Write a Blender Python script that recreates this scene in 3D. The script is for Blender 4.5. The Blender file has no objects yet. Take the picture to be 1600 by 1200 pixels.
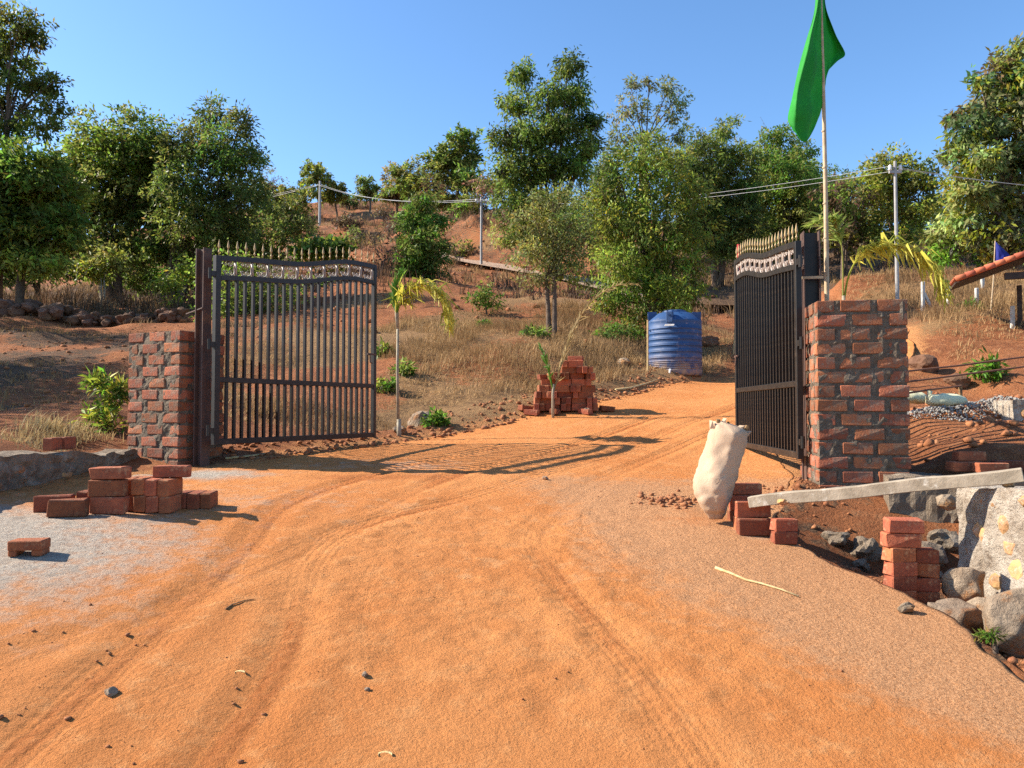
import bpy, bmesh, math, random
import numpy as np
from mathutils import Vector, Matrix

rnd = random.Random(7)
R = math.radians
scene = bpy.context.scene
col = scene.collection

# ------------------------------------------------------------------ camera, sky, sun, exposure
EYE = 1.5                       # metres above the ground at the photographer's feet
PITCH = math.atan(40 / 1200)    # horizon a little below the middle of the frame
cam_d = bpy.data.cameras.new('camera')
cam_d.sensor_width = 36.0
cam_d.lens = 27.0
cam_d.clip_start = 0.05
cam_d.clip_end = 2000
cam = bpy.data.objects.new('camera', cam_d)
cam.location = (0, 0, EYE)
cam.rotation_euler = (math.pi / 2 + PITCH, 0, 0)
col.objects.link(cam)
scene.camera = cam

SUN_EL = R(35)
SUN_AZ = R(8)                   # sun stands to the left, a little ahead of the camera's side
sdir = Vector((-math.cos(SUN_EL) * math.cos(SUN_AZ), math.cos(SUN_EL) * math.sin(SUN_AZ), math.sin(SUN_EL)))
world = bpy.data.worlds.new('World')
scene.world = world
world.use_nodes = True
wn = world.node_tree
bg = wn.nodes['Background']
sky = wn.nodes.new('ShaderNodeTexSky')
sky.sky_type = 'NISHITA'
sky.sun_disc = False
sky.sun_elevation = SUN_EL
sky.sun_rotation = math.atan2(sdir.x, sdir.y)
sky.altitude = 300
sky.air_density = 1.0
sky.dust_density = 0.5
sky.ozone_density = 3.5
sat = wn.nodes.new('ShaderNodeHueSaturation')
sat.inputs['Saturation'].default_value = 1.12
wn.links.new(sky.outputs[0], sat.inputs['Color'])
wn.links.new(sat.outputs[0], bg.inputs[0])
bg.inputs[1].default_value = 0.115
sun_d = bpy.data.lights.new('sun', 'SUN')
sun_d.energy = 5.0
sun_d.angle = R(0.4)
sun_d.color = (1.0, 0.90, 0.76)
sun = bpy.data.objects.new('sun', sun_d)
sun.rotation_euler = sdir.to_track_quat('Z', 'Y').to_euler()
col.objects.link(sun)
scene.view_settings.view_transform = 'Standard'
scene.view_settings.look = 'None'
scene.view_settings.exposure = 1.2
scene.view_settings.gamma = 1.0
scene.view_settings.use_curve_mapping = False
scene.cycles.use_denoising = False
scene.cycles.max_bounces = 6
scene.cycles.transparent_max_bounces = 6

# ------------------------------------------------------------------ helpers
def P(px, py, d):
    """point seen at photo pixel (px, py) at distance d along the view axis"""
    u = (600 - py) / 1200.0
    y = math.cos(PITCH) - math.sin(PITCH) * u
    z = math.sin(PITCH) + math.cos(PITCH) * u
    s = d / y
    return Vector(((px - 800) / 1200.0 * s, d, EYE + z * s))

def hash2(ix, iy, seed):
    h = (ix.astype(np.int64) * 374761393 + iy.astype(np.int64) * 668265263 + seed * 1442695041) & 0x7fffffff
    h = ((h ^ (h >> 13)) * 1274126177) & 0x7fffffff
    h = (h ^ (h >> 16)) & 0x7fffffff
    return h / 0x7fffffff * 2.0 - 1.0

def vnoise(x, y, seed=0):
    x = np.asarray(x, float); y = np.asarray(y, float)
    ix = np.floor(x); iy = np.floor(y)
    fx = x - ix; fy = y - iy
    fx = fx * fx * fx * (fx * (fx * 6 - 15) + 10); fy = fy * fy * fy * (fy * (fy * 6 - 15) + 10)
    a = hash2(ix, iy, seed); b = hash2(ix + 1, iy, seed)
    c = hash2(ix, iy + 1, seed); d = hash2(ix + 1, iy + 1, seed)
    return (a * (1 - fx) + b * fx) * (1 - fy) + (c * (1 - fx) + d * fx) * fy

def fbm(x, y, freq, octv=4, seed=0, gain=0.5):
    s = 0; a = 1.0
    c, n = math.cos(0.6), math.sin(0.6)
    for o in range(octv):
        s = s + a * vnoise(x * freq + 17.3 * o, y * freq - 9.1 * o, seed + o)
        x, y = c * x - n * y, n * x + c * y
        freq *= 2.03; a *= gain
    return s

def sstep(a, b, x):
    t = np.clip((np.asarray(x, float) - a) / (b - a), 0, 1)
    return t * t * (3 - 2 * t)

def tag(o, label=None, cat=None, group=None, kind=None):
    if label: o['label'] = label
    if cat: o['category'] = cat
    if group: o['group'] = group
    if kind: o['kind'] = kind
    return o

def empty(name, loc=(0, 0, 0), rz=0.0, parent=None):
    o = bpy.data.objects.new(name, None)
    o.empty_display_size = 0.1
    o.location = loc
    o.rotation_euler = (0, 0, rz)
    col.objects.link(o)
    if parent: o.parent = parent
    return o

def mesh_np(name, verts, faces, mat=None, smooth=False, color=None):
    """faces: (n,k) int array of equal-sided polygons"""
    verts = np.asarray(verts, np.float32); faces = np.asarray(faces, np.int32)
    me = bpy.data.meshes.new(name)
    n, k = faces.shape
    me.vertices.add(len(verts)); me.vertices.foreach_set('co', verts.ravel())
    me.loops.add(n * k); me.loops.foreach_set('vertex_index', faces.ravel())
    me.polygons.add(n)
    me.polygons.foreach_set('loop_start', np.arange(0, n * k, k, dtype=np.int32))
    me.polygons.foreach_set('loop_total', np.full(n, k, np.int32))
    if smooth: me.polygons.foreach_set('use_smooth', np.ones(n, bool))
    me.update(calc_edges=True)
    if color is not None:
        at = me.color_attributes.new('Col', 'FLOAT_COLOR', 'POINT')
        at.data.foreach_set('color', np.asarray(color, np.float32).ravel())
    if mat: me.materials.append(mat)
    return me

def link(name, me, parent=None, loc=None, rot=None):
    o = bpy.data.objects.new(name, me)
    col.objects.link(o)
    if parent: o.parent = parent
    if loc is not None: o.location = loc
    if rot is not None: o.rotation_euler = rot
    return o

class MB:
    """collects shapes, builds ONE mesh object"""
    def __init__(s): s.v = []; s.f = []
    def add(s, vs, fs):
        b = len(s.v); s.v += [tuple(v) for v in vs]; s.f += [tuple(i + b for i in f) for f in fs]; return s
    def box(s, c, size, M=None):
        x, y, z = [k / 2 for k in size]
        vs = [Vector((sx * x, sy * y, sz * z)) for sx in (-1, 1) for sy in (-1, 1) for sz in (-1, 1)]
        if M is not None: vs = [M @ v for v in vs]
        c = Vector(c); vs = [v + c for v in vs]
        return s.add(vs, [(0, 1, 3, 2), (4, 6, 7, 5), (0, 4, 5, 1), (2, 3, 7, 6), (0, 2, 6, 4), (1, 5, 7, 3)])
    def tube(s, path, radii, n=8, cap=True, flat=1.0):
        path = [Vector(p) for p in path]
        if not hasattr(radii, '__len__'): radii = [radii] * len(path)
        rings = []; up = None
        for i, p in enumerate(path):
            t = (path[min(i + 1, len(path) - 1)] - path[max(i - 1, 0)])
            if t.length < 1e-9: t = Vector((0, 0, 1))
            t.normalize()
            if up is None:
                up = Vector((0, 1, 0)) if abs(t.y) < 0.9 else Vector((1, 0, 0))
            a = t.cross(up)
            if a.length < 1e-6: a = t.orthogonal()
            a.normalize(); b = a.cross(t).normalized(); up = b
            rings.append([p + (a * math.cos(q) + b * math.sin(q) * flat) * radii[i] for q in [2 * math.pi * k / n for k in range(n)]])
        vs = [v for r in rings for v in r]; fs = []
        for i in range(len(path) - 1):
            for k in range(n):
                fs.append((i * n + k, i * n + (k + 1) % n, (i + 1) * n + (k + 1) % n, (i + 1) * n + k))
        if cap:
            fs.append(tuple(range(n))[::-1]); fs.append(tuple((len(path) - 1) * n + k for k in range(n)))
        return s.add(vs, fs)
    def lathe(s, prof, c=(0, 0, 0), n=24):
        c = Vector(c); vs = []; fs = []
        for r, z in prof:
            for k in range(n):
                q = 2 * math.pi * k / n
                vs.append(c + Vector((r * math.cos(q), r * math.sin(q), z)))
        for i in range(len(prof) - 1):
            for k in range(n):
                fs.append((i * n + k, i * n + (k + 1) % n, (i + 1) * n + (k + 1) % n, (i + 1) * n + k))
        fs.append(tuple(range(n))[::-1]); fs.append(tuple((len(prof) - 1) * n + k for k in range(n)))
        return s.add(vs, fs)
    def bar(s, a, b, w, h, up=(0, 0, 1)):
        """rectangular bar from a to b"""
        a = Vector(a); b = Vector(b); t = (b - a).normalized(); up = Vector(up)
        x = t.cross(up)
        if x.length < 1e-5: x = t.orthogonal()
        x.normalize(); y = x.cross(t).normalized()
        vs = []
        for p in (a, b):
            for sx, sy in ((-1, -1), (1, -1), (1, 1), (-1, 1)):
                vs.append(p + x * sx * w / 2 + y * sy * h / 2)
        return s.add(vs, [(3, 2, 1, 0), (4, 5, 6, 7), (0, 1, 5, 4), (1, 2, 6, 5), (2, 3, 7, 6), (3, 0, 4, 7)])
    def mesh(s, name, mat=None, smooth=False, bevel=0.0):
        me = bpy.data.meshes.new(name)
        me.from_pydata([tuple(v) for v in s.v], [], s.f)
        if bevel or True:
            bm = bmesh.new(); bm.from_mesh(me)
            bmesh.ops.recalc_face_normals(bm, faces=bm.faces)
            if bevel:
                bmesh.ops.bevel(bm, geom=[e for e in bm.edges if e.calc_face_angle(0) > 0.6], offset=bevel, segments=1, affect='EDGES')
            bm.to_mesh(me); bm.free()
        if mat: me.materials.append(mat)
        if smooth:
            for p in me.polygons: p.use_smooth = True
        me.update()
        return me
    def build(s, name, mat, parent=None, smooth=False, bevel=0.0, loc=None, rot=None):
        return link(name, s.mesh(name, mat, smooth, bevel), parent, loc, rot)

# ------------------------------------------------------------------ materials
def mat_base(name):
    m = bpy.data.materials.new(name); m.use_nodes = True
    nt = m.node_tree
    return m, nt, nt.nodes['Principled BSDF']

def N(nt, typ, **kw):
    n = nt.nodes.new(typ)
    for k, v in kw.items():
        if k.startswith('i_'): n.inputs[k[2:].replace('_', ' ')].default_value = v
        else: setattr(n, k, v)
    return n

def mix(nt, fac, a, b, blend='MIX'):
    n = nt.nodes.new('ShaderNodeMix'); n.data_type = 'RGBA'; n.blend_type = blend
    for sock, val in ((n.inputs[0], fac), (n.inputs[6], a), (n.inputs[7], b)):
        if hasattr(val, 'is_linked'): nt.links.new(val, sock)
        elif isinstance(val, (int, float)): sock.default_value = val
        else: sock.default_value = (*val, 1) if len(val) == 3 else val
    return n.outputs[2]

def noise(nt, scale, detail=6, rough=0.6, coord=None, dist=0.0):
    n = N(nt, 'ShaderNodeTexNoise')
    n.inputs['Scale'].default_value = scale; n.inputs['Detail'].default_value = detail
    n.inputs['Roughness'].default_value = rough; n.inputs['Distortion'].default_value = dist
    if coord is not None: nt.links.new(coord, n.inputs['Vector'])
    return n.outputs['Fac']

def ramp(nt, fac, a, b, lo=0.0, hi=1.0):
    n = N(nt, 'ShaderNodeMapRange', interpolation_type='SMOOTHSTEP')
    n.inputs['From Min'].default_value = a; n.inputs['From Max'].default_value = b
    n.inputs['To Min'].default_value = lo; n.inputs['To Max'].default_value = hi
    nt.links.new(fac, n.inputs['Value'])
    return n.outputs[0]

def bump(nt, bsdf, height, strength=0.4, dist=0.01):
    b = N(nt, 'ShaderNodeBump'); b.inputs['Strength'].default_value = strength; b.inputs['Distance'].default_value = dist
    nt.links.new(height, b.inputs['Height']); nt.links.new(b.outputs[0], bsdf.inputs['Normal'])

def objcoord(nt): return N(nt, 'ShaderNodeTexCoord').outputs['Object']
def worldpos(nt): return N(nt, 'ShaderNodeNewGeometry').outputs['Position']

def rough_mat(name, c1, c2, scale=8, rough=0.85, bscale=60, bstr=0.4, bdist=0.006, spots=None, rand=0.0, metal=0.0, spec=0.3, wpos=False):
    """mottled surface: two colours by noise, optional third in spots, optional per-object value shift"""
    m, nt, b = mat_base(name)
    co = worldpos(nt) if wpos else objcoord(nt)
    f = ramp(nt, noise(nt, scale, 8, 0.65, co), 0.35, 0.65)
    c = mix(nt, f, c1, c2)
    if spots:
        sc, lo, hi, c3 = spots
        c = mix(nt, ramp(nt, noise(nt, sc, 6, 0.7, co), lo, hi), c, c3)
    if rand:
        oi = N(nt, 'ShaderNodeObjectInfo')
        hv = N(nt, 'ShaderNodeHueSaturation')
        nt.links.new(ramp(nt, oi.outputs['Random'], 0, 1, 1 - rand, 1 + rand), hv.inputs['Value'])
        mul = N(nt, 'ShaderNodeMath', operation='MULTIPLY'); mul.inputs[1].default_value = 7.31
        fr = N(nt, 'ShaderNodeMath', operation='FRACT')
        nt.links.new(oi.outputs['Random'], mul.inputs[0]); nt.links.new(mul.outputs[0], fr.inputs[0])
        nt.links.new(ramp(nt, fr.outputs[0], 0, 1, 0.494, 0.505), hv.inputs['Hue'])
        nt.links.new(c, hv.inputs['Color']); c = hv.outputs[0]
    nt.links.new(c, b.inputs['Base Color'])
    b.inputs['Roughness'].default_value = rough
    b.inputs['Metallic'].default_value = metal
    b.inputs['Specular IOR Level'].default_value = spec
    bump(nt, b, noise(nt, bscale, 8, 0.7, co), bstr, bdist)
    return m

M = {}
M['brick'] = rough_mat('brick', (0.35, 0.108, 0.048), (0.23, 0.068, 0.034), 11, 0.92, 70, 0.9, 0.010, (14, 0.52, 0.72, (0.42, 0.22, 0.115)), rand=0.36)
M['brick_dust'] = rough_mat('brick_weathered', (0.36, 0.125, 0.058), (0.25, 0.080, 0.042), 10, 0.92, 60, 1.0, 0.012, (11, 0.48, 0.70, (0.25, 0.175, 0.12)), rand=0.28)
M['mortar'] = rough_mat('mortar', (0.20, 0.155, 0.11), (0.11, 0.084, 0.06), 18, 0.95, 60, 1.0, 0.025, (9, 0.54, 0.72, (0.30, 0.25, 0.195)))
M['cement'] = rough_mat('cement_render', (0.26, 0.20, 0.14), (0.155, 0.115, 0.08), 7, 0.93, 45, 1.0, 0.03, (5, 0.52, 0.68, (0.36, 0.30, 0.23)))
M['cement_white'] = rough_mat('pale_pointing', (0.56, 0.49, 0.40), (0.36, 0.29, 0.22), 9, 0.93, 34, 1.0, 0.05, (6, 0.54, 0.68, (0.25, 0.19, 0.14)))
M['stone_yellow'] = rough_mat('laterite_stone', (0.50, 0.32, 0.12), (0.38, 0.20, 0.10), 9, 0.9, 40, 0.8, 0.012, (12, 0.55, 0.7, (0.45, 0.38, 0.28)), rand=0.25)
M['boulder'] = rough_mat('boulder_rock', (0.33, 0.25, 0.175), (0.21, 0.145, 0.095), 7, 0.92, 24, 1.0, 0.035, (5, 0.50, 0.62, (0.36, 0.17, 0.07)), rand=0.15)
M['rubble'] = rough_mat('rubble_stone', (0.18, 0.095, 0.055), (0.12, 0.058, 0.034), 4, 0.92, 20, 0.9, 0.02, (3, 0.55, 0.7, (0.26, 0.19, 0.13)), rand=0.3)
M['black_iron'] = rough_mat('black_painted_iron', (0.013, 0.011, 0.010), (0.022, 0.018, 0.015), 14, 0.45, 120, 0.15, 0.002, (10, 0.55, 0.75, (0.06, 0.043, 0.030)), spec=0.35)
M['rust'] = rough_mat('rusty_steel', (0.10, 0.052, 0.038), (0.065, 0.04, 0.033), 8, 0.7, 90, 0.35, 0.003, (6, 0.52, 0.7, (0.16, 0.075, 0.04)), spec=0.4)
M['gold'] = rough_mat('gold_paint', (0.42, 0.31, 0.15), (0.30, 0.20, 0.09), 30, 0.5, 90, 0.3, 0.002, spec=0.4, metal=0.2)
M['silver'] = rough_mat('silver_copper_paint', (0.36, 0.32, 0.29), (0.26, 0.185, 0.14), 22, 0.4, 90, 0.2, 0.002, spec=0.5)
M['plank'] = rough_mat('cement_smeared_plank', (0.37, 0.305, 0.225), (0.26, 0.21, 0.15), 10, 0.9, 60, 0.6, 0.006, (7, 0.56, 0.7, (0.55, 0.50, 0.42)))
M['stick'] = rough_mat('dry_stick', (0.56, 0.43, 0.22), (0.42, 0.29, 0.13), 30, 0.8, 80, 0.5, 0.004)
M['firewood'] = rough_mat('firewood', (0.30, 0.18, 0.08), (0.12, 0.07, 0.04), 18, 0.9, 70, 0.8, 0.006)
M['bark'] = rough_mat('bark', (0.15, 0.105, 0.075), (0.085, 0.06, 0.045), 6, 0.95, 30, 1.0, 0.02, (3, 0.55, 0.7, (0.25, 0.20, 0.15)))
M['bamboo'] = rough_mat('bamboo_pole', (0.50, 0.39, 0.25), (0.38, 0.27, 0.16), 9, 0.6, 50, 0.3, 0.004)
M['palm_stem'] = rough_mat('palm_stem', (0.34, 0.30, 0.22), (0.24, 0.19, 0.13), 9, 0.8, 50, 0.5, 0.006)
M['concrete_post'] = rough_mat('concrete_post', (0.52, 0.50, 0.46), (0.40, 0.38, 0.34), 8, 0.9, 60, 0.5, 0.006)
M['galv'] = rough_mat('galvanised_pole', (0.34, 0.33, 0.31), (0.26, 0.25, 0.24), 5, 0.5, 40, 0.2, 0.004, spec=0.5)
M['rebar'] = rough_mat('rebar', (0.22, 0.095, 0.05), (0.15, 0.065, 0.04), 20, 0.8, 120, 0.5, 0.003)
M['tile'] = rough_mat('clay_tile', (0.46, 0.14, 0.07), (0.36, 0.10, 0.05), 9, 0.85, 60, 0.5, 0.005, rand=0.2)
M['timber'] = rough_mat('dark_timber', (0.07, 0.05, 0.04), (0.045, 0.033, 0.027), 9, 0.85, 50, 0.5, 0.005)
M['plaster'] = rough_mat('hut_plaster', (0.55, 0.48, 0.40), (0.46, 0.38, 0.30), 4, 0.9, 40, 0.4, 0.006)
M['sack'] = None
M['skin'] = rough_mat('skin', (0.22, 0.12, 0.07), (0.19, 0.10, 0.06), 10, 0.6)
M['shirt'] = rough_mat('white_shirt', (0.72, 0.72, 0.70), (0.62, 0.62, 0.60), 8, 0.85)
M['trousers'] = rough_mat('dark_trousers', (0.03, 0.03, 0.04), (0.05, 0.05, 0.06), 8, 0.85)
M['wire'] = rough_mat('wire', (0.42, 0.42, 0.42), (0.34, 0.34, 0.34), 8, 0.4)
M['redpaint'] = rough_mat('red_paint', (0.5, 0.04, 0.03), (0.4, 0.03, 0.03), 8, 0.6)
M['white_pvc'] = rough_mat('white_pvc', (0.75, 0.74, 0.70), (0.66, 0.64, 0.60), 8, 0.45)
M['gravel'] = rough_mat('grey_gravel', (0.36, 0.33, 0.29), (0.20, 0.185, 0.165), 30, 0.95, 60, 0.8, 0.01, wpos=True)
M['clod'] = rough_mat('red_clods', (0.34, 0.145, 0.06), (0.24, 0.09, 0.04), 12, 0.95, 50, 0.8, 0.01, (9, 0.58, 0.74, (0.42, 0.30, 0.19)), wpos=True)
M['bagcloth'] = rough_mat('pale_yellow_bag', (0.66, 0.63, 0.40), (0.58, 0.56, 0.36), 9, 0.65, 30, 0.5, 0.01)

# ------------------------------------------------------------------ terrain
_c = []
def cz(x, y, zrel): _c.append((x, y, EYE + zrel))
def cp(px, py, d): p = P(px, py, d); _c.append((p.x, p.y, p.z))
for v in [(0, -8, -2.2), (-8, -8, -2.0), (9, -8, -2.5), (0, 0, -1.5), (-4, 0, -1.42), (4, 0, -1.62), (0, 2.5, -1.16), (-2.5, 2.5, -1.0), (2.4, 2.5, -1.18),
          (0, 5, -0.81), (0, 7, -0.56), (0, 9.2, -0.385), (1.5, 9.2, -0.375), (0.9, 11.5, 0.0), (3, 14, 0.43), (5.5, 15, 0.72), (4, 11, 0.02), (7.6, 18.3, 1.45), (9.0, 22, 2.5),
          (-2.5, 4, -0.755), (-2.5, 4.75, -0.655), (-3.4, 6, -0.62), (-3.3, 7.2, -0.55), (-2.4, 7.6, -0.50), (-1.7, 9.3, -0.40), (-4.6, 6.2, -0.36), (-5.5, 4.5, -0.5), (-7, 3, -0.6), (-9, 0, -0.7),
          (1.4, 5.2, -0.775), (2.1, 4.0, -0.97), (2.17, 3.2, -1.06), (2.3, 6.2, -0.66), (2.5, 8.0, -0.47), (2.6, 5.0, -0.86), (2.9, 4.0, -0.98), (2.7, 3.4, -1.05), (4.5, 3.5, -0.8), (7, 2, -1.0), (10, 5, -0.4)]:
    cz(*v)
# left: bare slope behind the low wall, terrace, hill
for v in [(100, 665, 8.5), (0, 640, 9.5), (200, 640, 9.5), (60, 600, 11.5), (250, 610, 11), (100, 550, 14.5), (0, 520, 17), (240, 545, 15), (100, 508, 19.5), (230, 506, 20), (0, 495, 19),
          (-300, 600, 12), (-300, 500, 20), (100, 478, 26), (0, 474, 30), (250, 476, 28), (-300, 450, 30), (100, 470, 55), (100, 467, 90), (300, 462, 38), (-200, 440, 80),
          (100, 425, 120), (0, 400, 150), (250, 420, 90), (330, 440, 45), (420, 400, 55)]:
    cp(*v)
# middle slope and ridge
for v in [(640, 675, 10.4), (600, 640, 11.6), (700, 640, 11.8), (450, 640, 11.2), (380, 600, 13), (700, 575, 14), (560, 560, 15), (800, 585, 13.4), (900, 560, 14.5), (940, 600, 13.6), (1000, 570, 15.6), (760, 500, 19), (600, 490, 20),
          (880, 520, 17), (980, 535, 17.5), (450, 480, 22), (600, 440, 25), (700, 445, 25), (850, 465, 22), (1000, 480, 22), (700, 412, 41), (760, 414, 39), (820, 432, 34), (650, 400, 40), (760, 376, 43),
          (550, 400, 42), (900, 430, 34), (500, 362, 62), (600, 345, 70), (700, 365, 60), (430, 360, 70), (600, 322, 82), (450, 322, 84), (750, 330, 80), (800, 370, 55), (900, 350, 75), (330, 330, 100), (600, 330, 110), (600, 345, 180), (300, 345, 180), (1000, 360, 75)]:
    cp(*v)
# right: behind the gate, upper road, bank
for v in [(1120, 590, 16.3), (1120, 540, 18.5), (1120, 500, 24), (1120, 484, 27.5), (1050, 478, 29), (1150, 490, 27), (1120, 455, 31), (1120, 420, 40), (1200, 410, 42), (1300, 400, 42), (1300, 455, 22),
          (1450, 705, 6.9), (1560, 700, 6.6), (1450, 655, 8.2), (1560, 645, 8.2), (1430, 620, 9.8), (1540, 600, 10.6), (1450, 560, 12.2), (1560, 560, 11.8), (1470, 500, 14), (1580, 500, 13.5), (1470, 465, 17), (1590, 455, 17), (1440, 440, 21), (1560, 430, 22),
          (1400, 410, 32), (1550, 405, 32), (1800, 420, 24), (1800, 520, 14), (1800, 640, 9), (1400, 375, 55), (1550, 370, 60), (1300, 365, 62), (1150, 365, 65), (1400, 372, 90), (1800, 380, 60), (1400, 395, 180), (1000, 380, 180)]:
    cp(*v)
_c = np.array(_c)
def _phi(r): return np.sqrt(r * r + 0.35 ** 2)
_A = _phi(np.hypot(_c[:, None, 0] - _c[None, :, 0], _c[:, None, 1] - _c[None, :, 1])) + np.eye(len(_c)) * -0.02
_Q = np.c_[np.ones(len(_c)), _c[:, 0], _c[:, 1]]
_S = np.block([[_A, _Q], [_Q.T, np.zeros((3, 3))]])
_w = np.linalg.solve(_S, np.r_[_c[:, 2], 0, 0, 0])
def terrain(x, y):
    x = np.atleast_1d(np.asarray(x, float)); y = np.atleast_1d(np.asarray(y, float))
    out = np.empty(x.size); xf = x.ravel(); yf = y.ravel()
    for i in range(0, xf.size, 20000):
        a = xf[i:i + 20000]; b = yf[i:i + 20000]
        out[i:i + 20000] = _phi(np.hypot(a[:, None] - _c[None, :, 0], b[:, None] - _c[None, :, 1])) @ _w[:-3] + _w[-3] + _w[-2] * a + _w[-1] * b
    return out.reshape(x.shape)

def spline(pts, n):
    """Catmull-Rom through pts, n samples per span"""
    pts = np.array(pts, float); out = []
    p = np.vstack([2 * pts[0] - pts[1], pts, 2 * pts[-1] - pts[-2]])
    for i in range(1, len(p) - 2):
        for t in np.linspace(0, 1, n, endpoint=False):
            out.append(0.5 * ((2 * p[i]) + (-p[i - 1] + p[i + 1]) * t + (2 * p[i - 1] - 5 * p[i] + 4 * p[i + 1] - p[i + 2]) * t * t + (-p[i - 1] + 3 * p[i] - 3 * p[i + 1] + p[i + 2]) * t ** 3))
    out.append(p[-2]); return np.array(out)

def pdist(x, y, line):
    """distance to a polyline, and parameter along it"""
    if x.size <= 64:
        a = line[:-1]; dd = line[1:] - a; l2 = np.maximum((dd ** 2).sum(1), 1e-12); sh = x.shape
        X = x.reshape(-1, 1); Y = y.reshape(-1, 1)
        t = np.clip(((X - a[:, 0]) * dd[:, 0] + (Y - a[:, 1]) * dd[:, 1]) / l2, 0, 1)
        q = np.hypot(X - a[:, 0] - t * dd[:, 0], Y - a[:, 1] - t * dd[:, 1]); k = q.argmin(1)
        cum = np.r_[0, np.cumsum(np.sqrt(l2))][:-1]; i = np.arange(len(k))
        return q[i, k].reshape(sh), (cum[k] + t[i, k] * np.sqrt(l2[k])).reshape(sh)
    best = np.full(x.shape, 1e9); par = np.zeros(x.shape); L = 0
    for a, b in zip(line[:-1], line[1:]):
        d = b - a; l = np.hypot(*d)
        if l < 1e-9: continue
        t = np.clip(((x - a[0]) * d[0] + (y - a[1]) * d[1]) / (l * l), 0, 1)
        q = np.hypot(x - a[0] - t * d[0], y - a[1] - t * d[1])
        m = q < best; best = np.where(m, q, best); par = np.where(m, L + t * l, par); L += l
    return best, par

def inside(x, y, poly):
    c = np.zeros(x.shape, bool)
    if x.size <= 64:
        q = np.roll(poly, -1, 0); X = x.reshape(-1, 1); Y = y.reshape(-1, 1)
        m = (poly[:, 1] > Y) != (q[:, 1] > Y)
        with np.errstate(divide='ignore', invalid='ignore'):
            xi = (q[:, 0] - poly[:, 0]) * (Y - poly[:, 1]) / (q[:, 1] - poly[:, 1]) + poly[:, 0]
        return ((m & (X < xi)).sum(1) % 2 == 1).reshape(x.shape)
    for (x0, y0), (x1, y1) in zip(poly, np.roll(poly, -1, 0)):
        m = (y0 > y) != (y1 > y)
        with np.errstate(divide='ignore', invalid='ignore'):
            c ^= m & (x < (x1 - x0) * (y - y0) / (y1 - y0) + x0)
    return c

# the drive: pairs of left and right edge points
ROAD = [((-9, -7), (2.4, -7)), ((-7, -3), (2.3, -3)), ((-5.6, 0), (2.25, 0)), ((-4.6, 2.4), (2.12, 2.3)), ((-3.75, 4.3), (2.05, 3.9)), ((-3.62, 5.6), (1.84, 4.72)), ((-3.5, 6.6), (1.80, 5.3)), ((-2.75, 7.3), (2.25, 6.15)),
        ((-2.0, 8.5), (2.6, 7.4)), ((-1.2, 9.8), (3.0, 8.8)), ((0.28, 11.2), (4.0, 10.2)), ((1.55, 12.5), (5.2, 11.4)), ((2.75, 14.0), (6.6, 12.6)), ((4.8, 16.2), (7.6, 15.0)), ((5.7, 18.2), (8.2, 17.4))]
RL = spline([a for a, b in ROAD], 7); RR = spline([b for a, b in ROAD], 7)
RPOLY = np.vstack([RL, RR[::-1]])
UPPER = spline([(10.6, 26.9), (9.8, 27.5), (8.8, 27.9), (7.2, 28.2), (4.5, 30.5), (2.5, 33), (0.7, 35.8), (-1.5, 39.2), (-3.6, 42), (-7, 45), (-12, 47)], 10)
# wheel ruts in the dust
RUTS = [spline([(-1.0, 0.5), (-0.95, 2.3), (-0.93, 3.2), (-1.1, 4.3), (-0.9, 5.2), (0.2, 6.7), (1.3, 8.6), (2.6, 10.6), (4.2, 12.6)], 10),
        spline([(0.75, 1.5), (0.55, 3.0), (0.25, 4.2), (0.2, 5.2), (0.9, 6.9), (1.9, 8.7), (3.3, 10.4), (5.0, 12.2)], 10),
        spline([(-2.6, 2.2), (-1.9, 3.0), (-1.35, 4.0), (-1.0, 5.2), (-0.6, 6.6), (0.5, 8.6), (2.0, 10.9)], 10),
        spline([(-1.6, 1.0), (-1.55, 2.6), (-1.5, 4.2), (-1.6, 5.6), (-1.2, 7.0), (-0.2, 8.8)], 10)]

NARROW = [spline([(-0.2, 1.2), (-0.5, 2.6), (-0.75, 4), (-0.5, 5.6), (0.6, 7.6), (2.0, 9.8)], 8), spline([(0.2, 1.0), (0.05, 2.4), (-0.25, 3.8), (-0.3, 5.0), (0.3, 6.6), (1.5, 8.7)], 8),
          spline([(-2.4, 1.6), (-1.5, 2.5), (-0.6, 3.9), (0.2, 5.6), (0.9, 7.2), (2.2, 9.6)], 8), spline([(1.3, 1.6), (0.95, 3.0), (0.6, 4.4), (0.55, 5.6), (1.2, 7.2)], 8)]

def tread(x, y):
    """distance across and along the nearest wheel track, and how strongly it shows"""
    D = np.full(x.shape, 9.0); S = np.zeros(x.shape); A = np.zeros(x.shape)
    for k, ln in enumerate(RUTS + NARROW):
        w = 0.115 if k < len(RUTS) else 0.045
        d, s = pdist(x, y, ln)
        a = np.exp(-(d / w) ** 6) * np.clip(0.55 + 0.7 * vnoise(s * 0.7, s * 0 + k, 177), 0, 1) * sstep(0, 0.6, s)
        m = a > A; D = np.where(m, d, D); S = np.where(m, s, S); A = np.where(m, a, A)
    return D, S, A

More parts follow.
